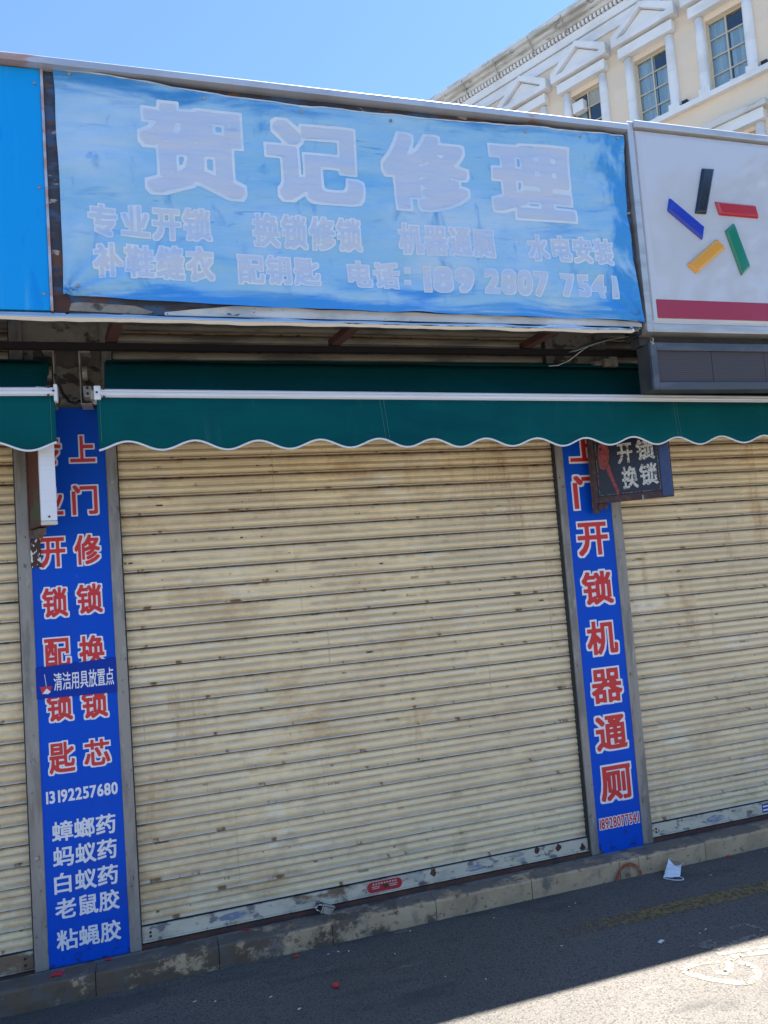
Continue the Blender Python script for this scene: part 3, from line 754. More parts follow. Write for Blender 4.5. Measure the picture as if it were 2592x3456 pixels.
# turned hem along the top
mb = MB(); mb.grid(160, 1, lambda u, v: (TX0 + (TX1 - TX0) * u, cloth_y(TX0 + (TX1 - TX0) * u, edge_top(TX0 + (TX1 - TX0) * u)) - .0012, edge_top(TX0 + (TX1 - TX0) * u) + .001 - v * (.005 + .004 * nz(u * 40, 6))))
mb.build('hem', M['bannerback'], bn, smooth=True)
T = []
HB = (.038, .024)
for ch, bx in (('贺', (.060, .436, 2.864, 3.222)), ('记', (.507, .891, 2.873, 3.200)), ('修', (.960, 1.335, 2.870, 3.200)), ('理', (1.420, 1.816, 2.870, 3.195))):
    T.append((ch, bx, .011, HB, 0))
SB = (.024, .018)
for tx_, bx in (('专业开锁', (-.119, .302, 2.702, 2.829)), ('换锁修锁', (.443, .864, 2.695, 2.828)), ('机器通厕', (1.006, 1.420, 2.695, 2.825)), ('水电安装', (1.563, 1.977, 2.695, 2.815)),
               ('补鞋缝衣', (-.110, .303, 2.558, 2.686)), ('配钥匙', (.379, .690, 2.552, 2.670)), ('电话', (.793, 1.005, 2.555, 2.666))):
    T.append((tx_, bx, .0055, SB, .08))
T += [('189', (1.099, 1.313, 2.549, 2.656), .0045, (.036, .028), .06), ('2807', (1.353, 1.646, 2.549, 2.654), .0045, (.036, .028), .06), ('7541', (1.698, 1.977, 2.549, 2.653), .0045, (.036, .028), .06)]
for (tx_, bx, o_, b_, g_) in T:
    ls = text_layers(tx_, bx, b_, o_, g_); mb = MB()
    put_text(mb, ls[1], lambda a, b: (a, cloth_y(a, b) - .0012, b), 0)
    put_text(mb, ls[0], lambda a, b: (a, cloth_y(a, b) - .0021, b), 1)
    if tx_ == '电话':
        for zc in (2.585, 2.635):
            for mi, yy, h in ((0, .0012, .014), (1, .0021, .009)):
                mb.quad([(1.035 + sx * h, cloth_y(1.035, zc) - yy, zc + sz * h) for sx, sz in ((-1, -1), (1, -1), (1, 1), (-1, 1))], mi)
    mb.build('large_character' if len(tx_) == 1 else 'lettering', [M['fadeoutline'], M['fadeink']], bs, smooth=True)
# exposed white strip below the banner and torn pieces at the left
mb = MB(); mb.grid(150, 3, lambda u, v: (.12 + 1.97 * u, -.549 - .003 * nz(u * 30, v * 2), 2.4385 + (edge_bot(.12 + 1.97 * u) + .006 - 2.4385) * v * min(1, u * 6 + .25)))
mb.build('white_underlay', M['bannerback'], bs, smooth=True)
MB().prism([(-.200, -.5455, 2.447), (.06, -.5455, 2.440), (.085, -.5455, 2.449), (.02, -.5455, 2.470), (-.16, -.5455, 2.478), (-.2, -.5455, 2.470)], (0, -.004, 0)).build('bare_board', M['concrete'], bs)
MB().prism([(-.238, -.5455, 2.440), (-.195, -.5455, 2.440), (-.185, -.5455, 2.475), (-.205, -.5455, 2.505), (-.236, -.5455, 2.490)], (0, -.006, 0)).build('rust_patch', M['rust'], bs)
for (xx, zz) in ((-.155, 3.285), (1.015, 3.235), (1.60, 3.245), (1.86, 3.250), (2.045, 3.262), (.30, 3.242), (.66, 3.232), (-.16, 2.53), (2.04, 2.49)):
    yy = cloth_y(xx, zz)
    MB().tube([(xx, yy + .002, zz), (xx, yy - .005, zz)], .0055, 10).build('nail', M['greymetal'], bs)
MB().box(2.079, 2.096, -.535, -.44, 2.41, 3.296).build('gap_post', M['darksteel'], bs)

# neighbouring plain blue sign
nb = thing('blue_sign', 'plain bright blue shop sign panel left of the faded banner', 'sign', (-1.5, YS, 2.45))
MB().box(-4.0, -.250, -.556, -.46, 2.444, 3.294).build('panel', M['cyanpanel'], nb, bev=.003)
MB().box(-.2495, -.241, -.560, -.46, 2.442, 3.295).build('edge_trim', M['rail'], nb)

for zz in (2.50, 2.87, 3.24): MB().tube([(-.268, -.556, zz), (-.268, -.560, zz)], .005, 8).build('screw', M['greymetal'], nb)

# white light box sign
wsn = thing('light_box_sign', 'white light box sign with five coloured bars and a crimson band', 'sign', (3.0, YS, 2.41))
X0, X1, ZA, ZB = 2.097, 4.4, 2.411, 3.345
fr = MB()
fr.box(X0, X0 + .030, -.575, -.50, ZA, ZB); fr.box(X1 - .03, X1, -.575, -.50, ZA, ZB)
fr.box(X0 + .030, X1 - .03, -.588, -.50, ZB - .030, ZB); fr.box(X0 + .030, X1 - .03, -.575, -.50, ZA, ZA + .036)
fr.build('frame', M['alu'], wsn, bev=.003)
def pillow(x0, x1, z0, z1, y0, h, inset):
    o = [(x0, y0, z0), (x1, y0, z0), (x1, y0, z1), (x0, y0, z1)]
    t1 = [(x0 + inset * .35, y0 - h * .75, z0 + inset * .35), (x1 - inset * .35, y0 - h * .75, z0 + inset * .35), (x1 - inset * .35, y0 - h * .75, z1 - inset * .35), (x0 + inset * .35, y0 - h * .75, z1 - inset * .35)]
    t = [(x0 + inset, y0 - h, z0 + inset), (x1 - inset, y0 - h, z0 + inset), (x1 - inset, y0 - h, z1 - inset), (x0 + inset, y0 - h, z1 - inset)]
    mb = MB()
    for a, b in ((o, t1), (t1, t)):
        for k in range(4): mb.quad([a[k], a[(k + 1) % 4], b[(k + 1) % 4], b[k]])
    mb.quad(t); mb.quad(o[::-1])
    return mb
pn = pillow(X0 + .031, X1 - .031, ZA + .037, ZB - .031, -.555, .024, .030).build('white_panel', M['whiteacrylic'], wsn)
MB().box(X0 + .055, X1 - .05, -.5815, -.570, 2.470, 2.552).build('crimson_band', M['maroon'], wsn, bev=.002)
MB().box(X0 + .031, X1 - .031, -.5712, -.5555, ZA + .037, 2.462).build('bottom_lip', M['whiteacrylic'], wsn, bev=.004)
bars = dict(bar_black=[(2.486, 3.177), (2.556, 3.180), (2.487, 2.961), (2.421, 2.959)], bar_red=[(2.536, 3.026), (2.763, 3.023), (2.777, 2.959), (2.553, 2.961)],
            bar_green=[(2.631, 2.933), (2.697, 2.727), (2.640, 2.682), (2.575, 2.891)], bar_yellow=[(2.525, 2.851), (2.573, 2.811), (2.397, 2.683), (2.348, 2.723)],
            bar_blue=[(2.294, 3.027), (2.468, 2.901), (2.449, 2.837), (2.276, 2.963)])
for n, p in bars.items():
    # measured on the y=-.55 plane: bring to the raised face at -.579
    q = [Vector((a * (3.3133 - .579) / (3.3133 - .55), -.579, 1.5 + (b - 1.5) * (3.3133 - .579) / (3.3133 - .55))) for a, b in p]
    c = sum(q, Vector()) / 4
    top = []
    e1 = (q[1] - q[0]); e2 = (q[3] - q[0])
    for k in range(4):
        a = (q[(k + 1) % 4] - q[k]).normalized(); b = (q[k - 1] - q[k]).normalized()
        top.append(q[k] + (a + b) * .0085 + Vector((0, -.014, 0)))
    MB().prism(q, (0, 0, 0), top=top).build('logo_' + n[4:] + '_bar', M[n], wsn, bev=.004)

# LED moving-message box under the light box
led = thing('led_display', 'unlit grey dot matrix display box hanging under the white sign', 'display', (3.0, -.5, 2.16))
LX0, LX1, LZ0, LZ1 = 2.120, 4.3, 2.166, 2.372
MB().box(LX0, LX1, -.535, -.455, LZ0 + .004, LZ1 - .004).build('case', M['ledcase'], led)
mb = MB()
mb.box(LX0, LX0 + .030, -.552, -.5355, LZ0, LZ1); mb.box(LX0 + .030, LX1, -.552, -.5355, LZ0, LZ0 + .032); mb.box(LX0 + .030, LX1, -.552, -.5355, LZ1 - .034, LZ1)
mb.build('frame', M['ledframe'], led, bev=.002)
xx = LX0 + .031
while xx < LX1 - .1:
    MB().box(xx + .001, xx + .287, -.541, -.5355, LZ0 + .033, LZ1 - .035).build('module', M['ledmodule'], led); xx += .2885
MB().box(2.105, 4.35, -.50, -.44, LZ1 + .001, 2.410).build('mounting_rail', M['ledcase'], led)
mb = MB().tube([(2.128, -.556, 2.36), (2.132, -.560, 2.385), (2.118, -.556, 2.395), (2.122, -.556, 2.37), (2.136, -.558, 2.365)], .0025, 6)
mb.build('tie_wire', M['greymetal'], led)

# loose sheet dangling under the banner sign
fl_ = MB()
fl_.grid(10, 4, lambda u, v: (1.80 + .34 * u, -.47 + .05 * v + .006 * nz(u * 4, v * 3), 2.352 + .075 * math.sin(u * 1.5) + (.018 * v) * math.sin(math.pi * (u * .8 + .2))))
tag(fl_.build('loose_sheet', mat('grey_green_sheet', (0.17, 0.20, 0.175), .7), smooth=True, solid=.003), 'grey green loose sheet sagging under the banner sign beside the display', 'sheet')
tag(MB().tube([(1.91, -.42, 2.395), (1.87, -.40, 2.37), (1.84, -.36, 2.345), (1.80, -.33, 2.33), (1.77, -.30, 2.335)], .0022, 6).build('loose_wire', M['greymetal']), 'thin wire dangling below the loose grey green sheet', 'wire')

# ================================================================== AWNINGS
P_ = .2417
def awning(label, x0, x1, ztop, slope, loc, phase, endmark, seams):
    t = thing('awning', label, 'awning', loc, 'green retractable awnings')
    YB = -.335
    zb = lambda x: ztop + slope * (x - x0)
    # canvas from roller to front bar
    def canvas(u, v):
        x = x0 + .030 + (x1 - x0 - .068) * u
        s = math.sin(math.pi * v) * .012
        return (x, -.115 + (YB + .020 + .115) * v, 2.392 + slope * .3 * (x - x0) + (zb(x) - .006 - 2.392) * v - s + .003 * nz(x * 3, v * 4))
    cv = MB().grid(60, 8, canvas).build('canopy', M['teal'], t, smooth=True, solid=.0016)
    # roller tube
    MB().tube([(x0 + .035, -.085, 2.372), (x1 - .042, -.085, 2.372)], .034, 16).build('roller', M['teal'], t, smooth=True)
    # front bar with ribbed profile
    pf = [(.018, -.014), (.018, .014), (-.006, .0155), (-.010, .010), (-.0085, .006), (-.012, .002), (-.0125, -.004), (-.0095, -.008), (-.011, -.012), (-.004, -.0155)]
    mb = MB(); i = 0
    a = [(x0, YB + p[0], zb(x0) - .014 + p[1]) for p in pf]; b = [(x1, YB + p[0], zb(x1) - .014 + p[1]) for p in pf]
    mb.prism(a, (0, 0, 0), top=b); mb.build('front_bar', M['whitemetal'], t)
    for xe in ((x0,) if endmark == 'l' else (x1,)):
        s = 1 if endmark == 'l' else -1
        e = MB().box(xe - .004, xe + .020 * s if s > 0 else xe + .006, YB - .016, YB + .022, zb(xe) - .040, zb(xe) + .012) if s > 0 else MB().box(xe - .006, xe + .007, YB - .016, YB + .022, zb(xe) - .052, zb(xe) + .012)
        c = e.build('end_cap', M['whitemetal'], t, bev=.004)
        MB().tube([(xe + .006 * s, YB - .016, zb(xe) - .014), (xe + .006 * s, YB - .019, zb(xe) - .014)], .004, 8).build('screw', M['boltdark'], c)
    for dz in (.002, -.030):
        xs_ = x0 + .030 if endmark == 'l' else x1 - .024
        MB().tube([(xs_, YB - .008, zb(xs_) + dz), (xs_, YB - .0155, zb(xs_) + dz)], .0045, 8).build('screw', M['rust'], t)
    # valance with scalloped edge
    def vb(x): return zb(x) - .210 - .017 * math.cos(2 * math.pi * (x - phase) / P_) + .003 * nz(x * 3.1, 7)
    def vy(x, f): return YB - .002 - .022 * f * nz(x * 1.6, 2) - .006 * f * math.sin(x * 9 + 2 * nz(x, 4)) - .004 * f * nz(x * 7, f * 2)
    nn = int((x1 - x0) / .012)
    va = MB().grid(nn, 6, lambda u, v: (x0 + .004 + (x1 - x0 - .008) * u, vy(x0 + (x1 - x0) * u, v), zb(x0 + (x1 - x0) * u) - .028 + (vb(x0 + (x1 - x0) * u) - zb(x0 + (x1 - x0) * u) + .028) * v))
    va = va.build('valance', M['teal'], t, smooth=True, solid=.0016)
    MB().tube([(x0 + .004 + (x1 - x0 - .008) * k / nn, vy(x0 + (x1 - x0) * k / nn, 1), vb(x0 + (x1 - x0) * k / nn)) for k in range(nn + 1)], .0042, 6).build('piping', M['piping'], va, smooth=True)
    for (xs, tilt) in seams:
        for dx in (0, .016):
            mb = MB()
            for k in range(6):
                f0, f1 = k / 6, (k + 1) / 6
                za = zb(xs) - .03 + (vb(xs) - zb(xs) + .03) * f0; zc = zb(xs) - .03 + (vb(xs) - zb(xs) + .03) * f1
                xa, xc = xs + dx + tilt * f0, xs + dx + tilt * f1
                mb.quad([(xa, vy(xs, f0) - .0016, za), (xa + .0016, vy(xs, f0) - .0016, za), (xc + .0016, vy(xs, f1) - .0016, zc), (xc, vy(xs, f1) - .0016, zc)])
            mb.build('stitching', M['seam'], va)
    return t
aw = awning('long dark green awning with white front bar over the middle shutter', -.132, 4.5, 2.226, -.0147, (2.0, -.2, 2.2), .090, 'l', ((.955, .012), (2.375, .012)))
aw2 = awning('dark green awning whose end stops at the pillar with pest poison words', -3.2, -.266, 2.237, -.0015, (-1.7, -.2, 2.2), -.357, 'r', ())
for xs in (-.118,):
    MB().box(xs, xs + .0015, -.3395, -.3385, 2.03, 2.196).build('stitching', M['seam'], aw)
MB().box(-.286, -.2845, -.3395, -.3385, 2.04, 2.20).build('stitching', M['seam'], aw2)
def bracket(x, s, parent):
    mb = MB()
    mb.box(x - .0025, x + .0025, -.105, -.005, 2.225, 2.440)
    mb.box(min(x, x + .04 * s), max(x, x + .04 * s), -.105, -.005, 2.436, 2.442)
    mb.box(min(x, x + .04 * s), max(x, x + .04 * s), -.105, -.005, 2.223, 2.229)
    b = mb.build('wall_bracket', M['greymetal'], parent, bev=.001)
    MB().tube([(x + .008 * s, -.075, 2.355), (x + .026 * s, -.075, 2.355)], .028, 14).build('roller_bearing', M['greymetal'], b)
    mb = MB(); mb.box(min(x + .012 * s, x + .045 * s), max(x + .012 * s, x + .045 * s), -.17, -.03, 2.238, 2.282)
    mb.build('arm_shoulder', M['greymetal'], b, bev=.004)
    for z in (2.25, 2.272): MB().tube([(x + .028 * s, -.171, z), (x + .028 * s, -.178, z)], .005, 8).build('bolt', M['boltdark'], b)
    mb = MB(); mb.tube([(x + .05 * s, -.10, 2.235), (x + .25 * s, -.25, 2.205)], .012, 8); mb.tube([(x + .25 * s, -.25, 2.205), (x + .085 * s, -.305, 2.195)], .011, 8)
    mb.build('folding_arm', M['whitemetal'], parent)
    mb = MB(); mb.box(min(x + .045 * s, x + .07 * s), max(x + .045 * s, x + .07 * s), -.30, -.26, 2.198, 2.234); mb.build('arm_elbow', M['greymetal'], parent, bev=.003)
bracket(-.195, 1, aw); bracket(-.290, -1, aw2)
mb = MB(); mb.box(2.118, 2.16, -.13, -.09, 2.388, 2.408); mb.box(2.17, 2.243, -.14, -.07, 2.380, 2.418); mb.box(2.20, 2.24, -.14, -.12, 2.418, 2.432)
mb.build('centre_bracket', M['greymetal'], aw, bev=.003)
MB().tube([(-.275, -.22, 2.31), (-.262, -.10, 2.27), (-.245, -.03, 2.252), (-.222, -.02, 2.247), (-.205, -.03, 2.255)], .006, 8).build('power_cable', M['black'], aw2, smooth=True)

# ================================================================== BLADE SIGNS
# right: key sign on the lettered pillar, turned about 55 degrees to the wall
bl = thing('key_sign', 'dark projecting sign with a red key and grey dotted characters', 'sign', (2.107, -.06, 1.7))
A = Vector((2.095, -.052, 0)); Bv = Vector((2.350, -.305, 0))
ud = (Bv - A).normalized(); WD = (Bv - A).length; nd = Vector((ud.y, -ud.x, 0))
if nd.dot(EYE - A) < 0: nd = -nd
def bmap(p):   # local (u along, depth behind face, z)
    return A + ud * p.x + nd * p.y + Vector((0, 0, p.z))
ZL, ZH = 1.727, 2.150
mb = MB().box(0, WD, -.055, -.012, ZL, ZH); mb.build('case', M['bladered'], bl, xf=bmap)
mb = MB().box(0, .022, -.012, 0, ZL, ZH).box(.022, WD - .045, -.012, 0, ZL, ZL + .030).box(.022, WD - .045, -.012, 0, ZH - .03, ZH); mb.build('frame', M['bladered'], bl, xf=bmap, bev=.002)
mb = MB().box(WD - .0448, WD, -.058, .002, ZL + .003, ZH); mb.build('end_frame', M['bladeblue'], bl, xf=bmap, bev=.003)
fx0, fx1, fz0, fz1 = .0222, WD - .0452, ZL + .0302, ZH - .0302
MB().box(fx0, fx1, -.0115, -.006, fz0, fz1).build('face', M['ledface'], bl, xf=bmap)
mb = MB()
for (a, b, c, d) in ((fx0 + .004, fx0 + .008, fz0 + .004, fz1), (fx1 - .008, fx1 - .004, fz0 + .004, fz1), (fx0 + .009, fx1 - .009, fz0 + .004, fz0 + .008)): mb.box(a, b, -.0058, -.0045, c, d)
mb.build('led_border', M['ledborder'], bl, xf=bmap)
FW = fx1 - fx0
mb = MB()
for ch, a, b, c, d in (('开', .36, .60, 1.905, 2.000), ('锁', .66, .94, 1.910, 2.008), ('换', .40, .65, 1.782, 1.888), ('锁', .68, .96, 1.790, 1.893)):
    put_text(mb, text_layers(ch, (fx0 + FW * a, fx0 + FW * b, c, d), (.026, .022))[0], lambda p, q: (p, -.0040, q))
mb.build('dotted_lettering', M['leddots'], bl, xf=bmap)
key = [(.05, 1.915), (.045, 1.96), (.07, 2.005), (.12, 2.02), (.19, 2.01), (.23, 1.975), (.225, 1.94), (.20, 1.915), (.225, 1.895), (.235, 1.872), (.25, 1.862), (.275, 1.83), (.315, 1.795), (.335, 1.772), (.325, 1.757), (.30, 1.757), (.275, 1.785), (.235, 1.815), (.21, 1.845), (.175, 1.865), (.165, 1.888), (.11, 1.885), (.07, 1.893)]
MB().prism([(fx0 + FW * a * 1.02, -.0040, b) for a, b in key], (0, .001, 0)).build('red_key', M['keyred'], bl, xf=bmap)
MB().prism([(fx0 + FW * a, -.0026, b) for a, b in blob(.10, 1.985, .022, .008, 10, 2)], (0, .0006, 0)).build('key_hole', M['ledface'], bl, xf=bmap)
mb = MB().box(-.012, .012, -.05, -.005, ZL - .045, ZH + .02).box(.010, .05, -.045, -.020, ZL - .03, ZL - .001); mb.build('mounting_plate', M['bladered'], bl, xf=bmap, bev=.001)
MB().box(WD * .62, WD * .64, -.02, .002, ZL - .012, ZL + .018).build('clip', M['greymetal'], bl, xf=bmap)

# left: sign with bright white front edge
bl2 = thing('edge_sign', 'projecting sign with white front edge and dark red green face', 'sign', (-.406, -.06, 1.74))
A2 = Vector((-.409, -.055, 0)); B2 = Vector((-.336, -.285, 0))
u2d = (B2 - A2).normalized(); W2 = (B2 - A2).length; n2 = Vector((u2d.y, -u2d.x, 0))
if n2.x > 0: n2 = -n2
def bmap2(p): return A2 + u2d * p.x + n2 * p.y + Vector((0, 0, p.z))
ZL, ZH = 1.742, 2.25
MB().box(0, W2 - .012, -.050, -.006, ZL + .004, ZH).build('case', M['bladered'], bl2, xf=bmap2)
MB().box(.0, W2 - .013, -.0058, 0, ZL + .004, ZL + .03).box(0, .016, -.0058, 0, ZL + .03, ZH).box(W2 - .03, W2 - .013, -.0058, 0, ZL + .03, ZH).build('frame', M['bladered'], bl2, xf=bmap2)
MB().box(.0162, W2 - .0302, -.0056, -.002, ZL + .0302, ZH).build('face', M['ledmix'], bl2, xf=bmap2)
e = MB().box(W2 - .0118, W2 + .006, -.052, .002, ZL + .016, ZH).build('front_edge', M['whitemetal'], bl2, xf=bmap2, bev=.002)
MB().box(W2 - .0118, W2 + .008, -.053, .003, ZL, ZL + .0155).build('corner_cap', mat('yellowed_plastic', (.62, .58, .48), .4), bl2, xf=bmap2, bev=.004)
MB().tube([(W2 + .006, -.024, ZL + .030), (W2 + .009, -.024, ZL + .030)], .004, 8).build('screw', M['boltdark'], e, xf=bmap2)
mb = MB().box(-.010, -.004, -.050, .0, ZL - .03, ZH).box(-.004, .11, -.040, -.014, ZL - .024, ZL - .001)
mb.build('support_arm', mat('rusty_bracket', (.14, .11, .09), .7, layers=[dict(c=RUST, s=40, lo=.5, hi=.65)]), bl2, xf=bmap2)
MB().prism([(-.412, -.004, 1.600), (-.376, -.004, 1.600), (-.376, -.004, 1.715), (-.412, -.004, 1.705)], (0, -.008, 0)).build('base_plate', mat('peeling_plate', (.06, .035, .03), .8, layers=[dict(c=(.70, .68, .64), s=(60, 1, 32), lo=.56, hi=.60, d=3)]), bl2)

# ================================================================== SMALL THINGS
pl = thing('padlock', 'small chrome padlock hanging from the shutter bottom bar', 'padlock', (.655, -.01, .10))
rot = Matrix.Rotation(R(24), 4, 'Y')
def pmap(p): return Vector((.664, -.006, .104)) + rot @ (p * 1.3)
MB().box(-.021, .021, -.022, -.006, -.020, .012).build('body', M['chrome'], pl, xf=pmap, bev=.003)
MB().box(-.016, .016, -.0235, -.0222, -.014, .006).build('engraved_plate', M['greymetal'], pl, xf=pmap)
path = [(-.033 + .0, -.014, 0)]
path = [(-.020, -.014, .006), (-.034, -.014, .006), (-.040, -.014, .000), (-.040, -.014, -.008), (-.034, -.014, -.014), (-.020, -.014, -.014)]
MB().tube(path, .0044, 8).build('shackle', M['chrome'], pl, xf=pmap, smooth=True)
MB().box(.622, .650, .004, .020, .095, .118).build('hasp', M['boltdark'], bar_main)

mk = thing('face_mask', 'white disposable face mask lying on the asphalt against the kerb', 'mask', (2.24, -.17, 0))
c00, c10 = Vector((2.175, -.196, .006)), Vector((2.245, -.222, .006))
c01, c11 = Vector((2.262, -.126, .052)), Vector((2.300, -.165, .034))
def mfn(u, v):
    p = (c00 * (1 - u) + c10 * u) * (1 - v) + (c01 * (1 - u) + c11 * u) * v
    dip = -.020 * math.sin(math.pi * u) * v ** 2
    return (p.x, p.y, max(.004, p.z + .010 * math.sin(math.pi * u) * math.sin(math.pi * v) + .0022 * math.sin(v * 22) * (1 - .5 * u) + dip + .003 * nz(u * 3, v * 3)))
bd = MB().grid(18, 22, mfn).build('body', M['mask'], mk, smooth=True, solid=.0012)
def loop(a, b, d):
    a, b, d = Vector(a), Vector(b), Vector(d)
    return [a * (1 - t) ** 3 + (a + d) * 3 * t * (1 - t) ** 2 + (b + d) * 3 * t * t * (1 - t) + b * t ** 3 for t in [k / 12 for k in range(13)]]
MB().tube([p if p.z > .003 else Vector((p.x, p.y, .003)) for p in loop(c00, c10, (.02, -.05, -.003))], .0019, 6).build('ear_loop', M['mask'], mk, smooth=True)
MB().tube(loop(c01, c11, (.055, .02, -.018)), .0019, 6).build('ear_loop', mat('pinkish_elastic', (.62, .50, .46), .8), mk, smooth=True)

def scrap(label, loc, size, m, name='wrapper_scrap', seed=0, cat='litter'):
    mb = MB(); x, y, z = loc
    mb.grid(5, 4, lambda u, v: (x + size * (u - .5) * (1 + .4 * nz(u * 3, v * 3, seed)), y + size * .6 * (v - .5) * (1 + .4 * nz(u * 3, v * 3, seed + 4)), z + .003 + size * .28 * abs(nz(u * 4 + seed, v * 4))))
    return tag(mb.build(name, m, smooth=False, solid=.0008), label, cat)
cap = thing('bottle_cap', 'tiny red bottle cap lying alone on the shaded asphalt', 'cap', (.59, -.437, .004))
MB().tube([(.59, -.437, .004), (.59, -.437, .013)], .013, 16).build('skirt', M['litterred'], cap, bev=.002)
MB().tube([(.59, -.437, .0131), (.59, -.437, .0150)], [.0125, .0105], 16).build('top', M['litterred'], cap)
scrap('crumpled red wrapper scrap on the step by the left guide post foot', (-.378, -.062, .084), .050, M['litterred'], seed=3)
scrap('small red scrap lying on the step below the padlocked shutter', (.325, -.018, .084), .022, M['litterred'], seed=5)
scrap('red scrap on the asphalt beside the kerb past the mask', (2.60, -.128, 0), .028, M['litterred'], seed=8)
scrap('faded red scrap on asphalt at the foot of the kerb under the padlock', (.50, -.150, 0), .026, M['litterred'], seed=11)
scrap('red scrap on the step under the board with pest poison words', (-.20, -.028, .084), .024, M['litterred'], seed=14)
random.seed(31)
sc0 = MB().grid(3, 2, lambda u, v: ((u - .5) * .02, (v - .5) * .010, .004 + .003 * abs(nz(u * 4, v * 4)))).mesh('paper_scrap', M['litterwhite'])
spots = [(1.806, -.672, 1.5, .5), (.974, -.541, .35, 2), (.975, -.15, .5, 1), (.62, -.19, .5, 0), (.70, -.20, .5, 1.2), (.66, -.187, .6, 2), (.10, -.31, .6, .3), (.17, -.34, .5, 1), (.86, -.30, .4, 1), (1.33, -.20, .4, .2),
         (1.66, -.25, .4, .5), (1.70, -.232, .45, 1), (1.46, -.53, .5, 2), (2.02, -.66, .5, .4), (1.98, -.675, .4, .4), (.44, -.52, .7, .6), (.28, -.60, .5, .6), (1.10, -.62, .4, 1.1), (.36, -.40, .6, .5), (2.38, -.26, .5, 0), (2.78, -.16, .4, 1)]
for i, (a, b, s_, r_) in enumerate(spots):
    o = bpy.data.objects.new('paper_scrap', sc0); COL.objects.link(o); o.location = (a, b, 0); o.scale = (s_, s_, s_); o.rotation_euler = (0, 0, r_)
    tag(o, 'tiny white paper scrap lying on the dark asphalt', 'litter', 'white paper scraps on the asphalt')
for (a, b) in ((.98, -.03), (1.01, -.035)):
    o = bpy.data.objects.new('paper_scrap', sc0); COL.objects.link(o); o.location = (a, b, .085); o.scale = (.4, .4, .4)
    tag(o, 'white crumb on the concrete step under the middle shutter', 'litter', 'white crumbs on the step')

# ================================================================== CREAM BUILDING BEHIND
KS = 1.3
fd = Vector((-.44255, .89674, 0)); fn_ = Vector((-.89674, -.44255, 0)); P0 = Vector((11.889, 9.385, 0))
def bw(p):   # local (s along facade, off outwards, z) -> world
    q = P0 + fd * p.x + fn_ * p.y; q.z = p.z
    return EYE + (q - EYE) * KS
base = bw(Vector((0, 0, .3462)))
cb = thing('cream_building', 'cream rendered building with white window pediments and stained cornice', 'building', base)
def bb(mb, name, m, parent=cb, **k): return mb.build(name, m, parent, xf=bw, **k)
S0, S1, ZG, ZT = -9.0, 7.15, .3462, 14.2
SPC = 1.635
wins = [-.40 + SPC * i for i in range(-5, 5)]
HW, W0, W1 = .375, 10.885, 12.44
LW0, LW1 = 8.0, 9.72
wall = MB()
wall.box(S0, S1, -.25, 0, W1, ZT); wall.box(S0, S1, -.25, 0, LW1, W0); wall.box(S0, S1, -.25, 0, ZG, LW0)
for (a, b) in ((W0, W1), (LW0, LW1)):
    prev = S0
    for c in wins:
        wall.box(prev, c - HW, -.25, 0, a, b); prev = c + HW
    wall.box(prev, S1, -.25, 0, a, b)
bb(wall, 'wall', M['facade'])
bb(MB().box(S1 - .25, S1 - .0, -7, -.25, ZG, ZT), 'side_wall', M['facade'])
bb(MB().box(S0, S0 + .25, -7, -.25, ZG, ZT).box(S0, S1, -7.2, -7, ZG, ZT), 'side_wall', M['facade'])
bb(MB().box(S0, S1, -7, -.25, ZT - .1, ZT), 'roof', M['roof'])
bb(MB().box(S0 + .3, S1 - .3, -1.6, -1.5, LW0 - .5, ZT - .2), 'room_wall', M['room'])
bb(MB().box(S0 + .3, S1 - .3, -1.5, -.26, W1 + .05, W1 + .1), 'room_ceiling', M['room'])
# entablature
bb(MB().box(S0, S1 + .05, .001, .06, 13.43, 13.675), 'architrave', M['stucco'])
bb(MB().box(S0, S1 + .08, .001, .10, 13.70, 13.90), 'frieze', M['stucco'])
mb = MB(); s = S0
while s < S1:
    mb.box(s, s + .055, .001, .16, 13.912, 14.0); s += .105
o = bb(mb, 'dentil_row', M['stucco']); o['kind'] = 'stuff'
mb = MB()
for k, (o0, z0, z1) in enumerate(((.20, 14.002, 14.10), (.30, 14.102, 14.20), (.40, 14.202, 14.30), (.36, 14.302, 14.38))):
    mb.box(S0, S1 + o0, -.3, o0, z0, z1)
bb(mb, 'cornice', M['cornice'])
for s in (6.2, 5.15, 4.05, 3.1, 1.6): bb(MB().tube([(s, .42, 14.26), (s, .30, 14.10), (s, .20, 13.95), (s, .12, 13.92)], .018, 6), 'drain_pipe', M['greymetal'])
bb(MB().box(S0, S1 + .02, .001, .14, 10.745, 10.865), 'sill_ledge', M['stucco'])
glassobjs = 0
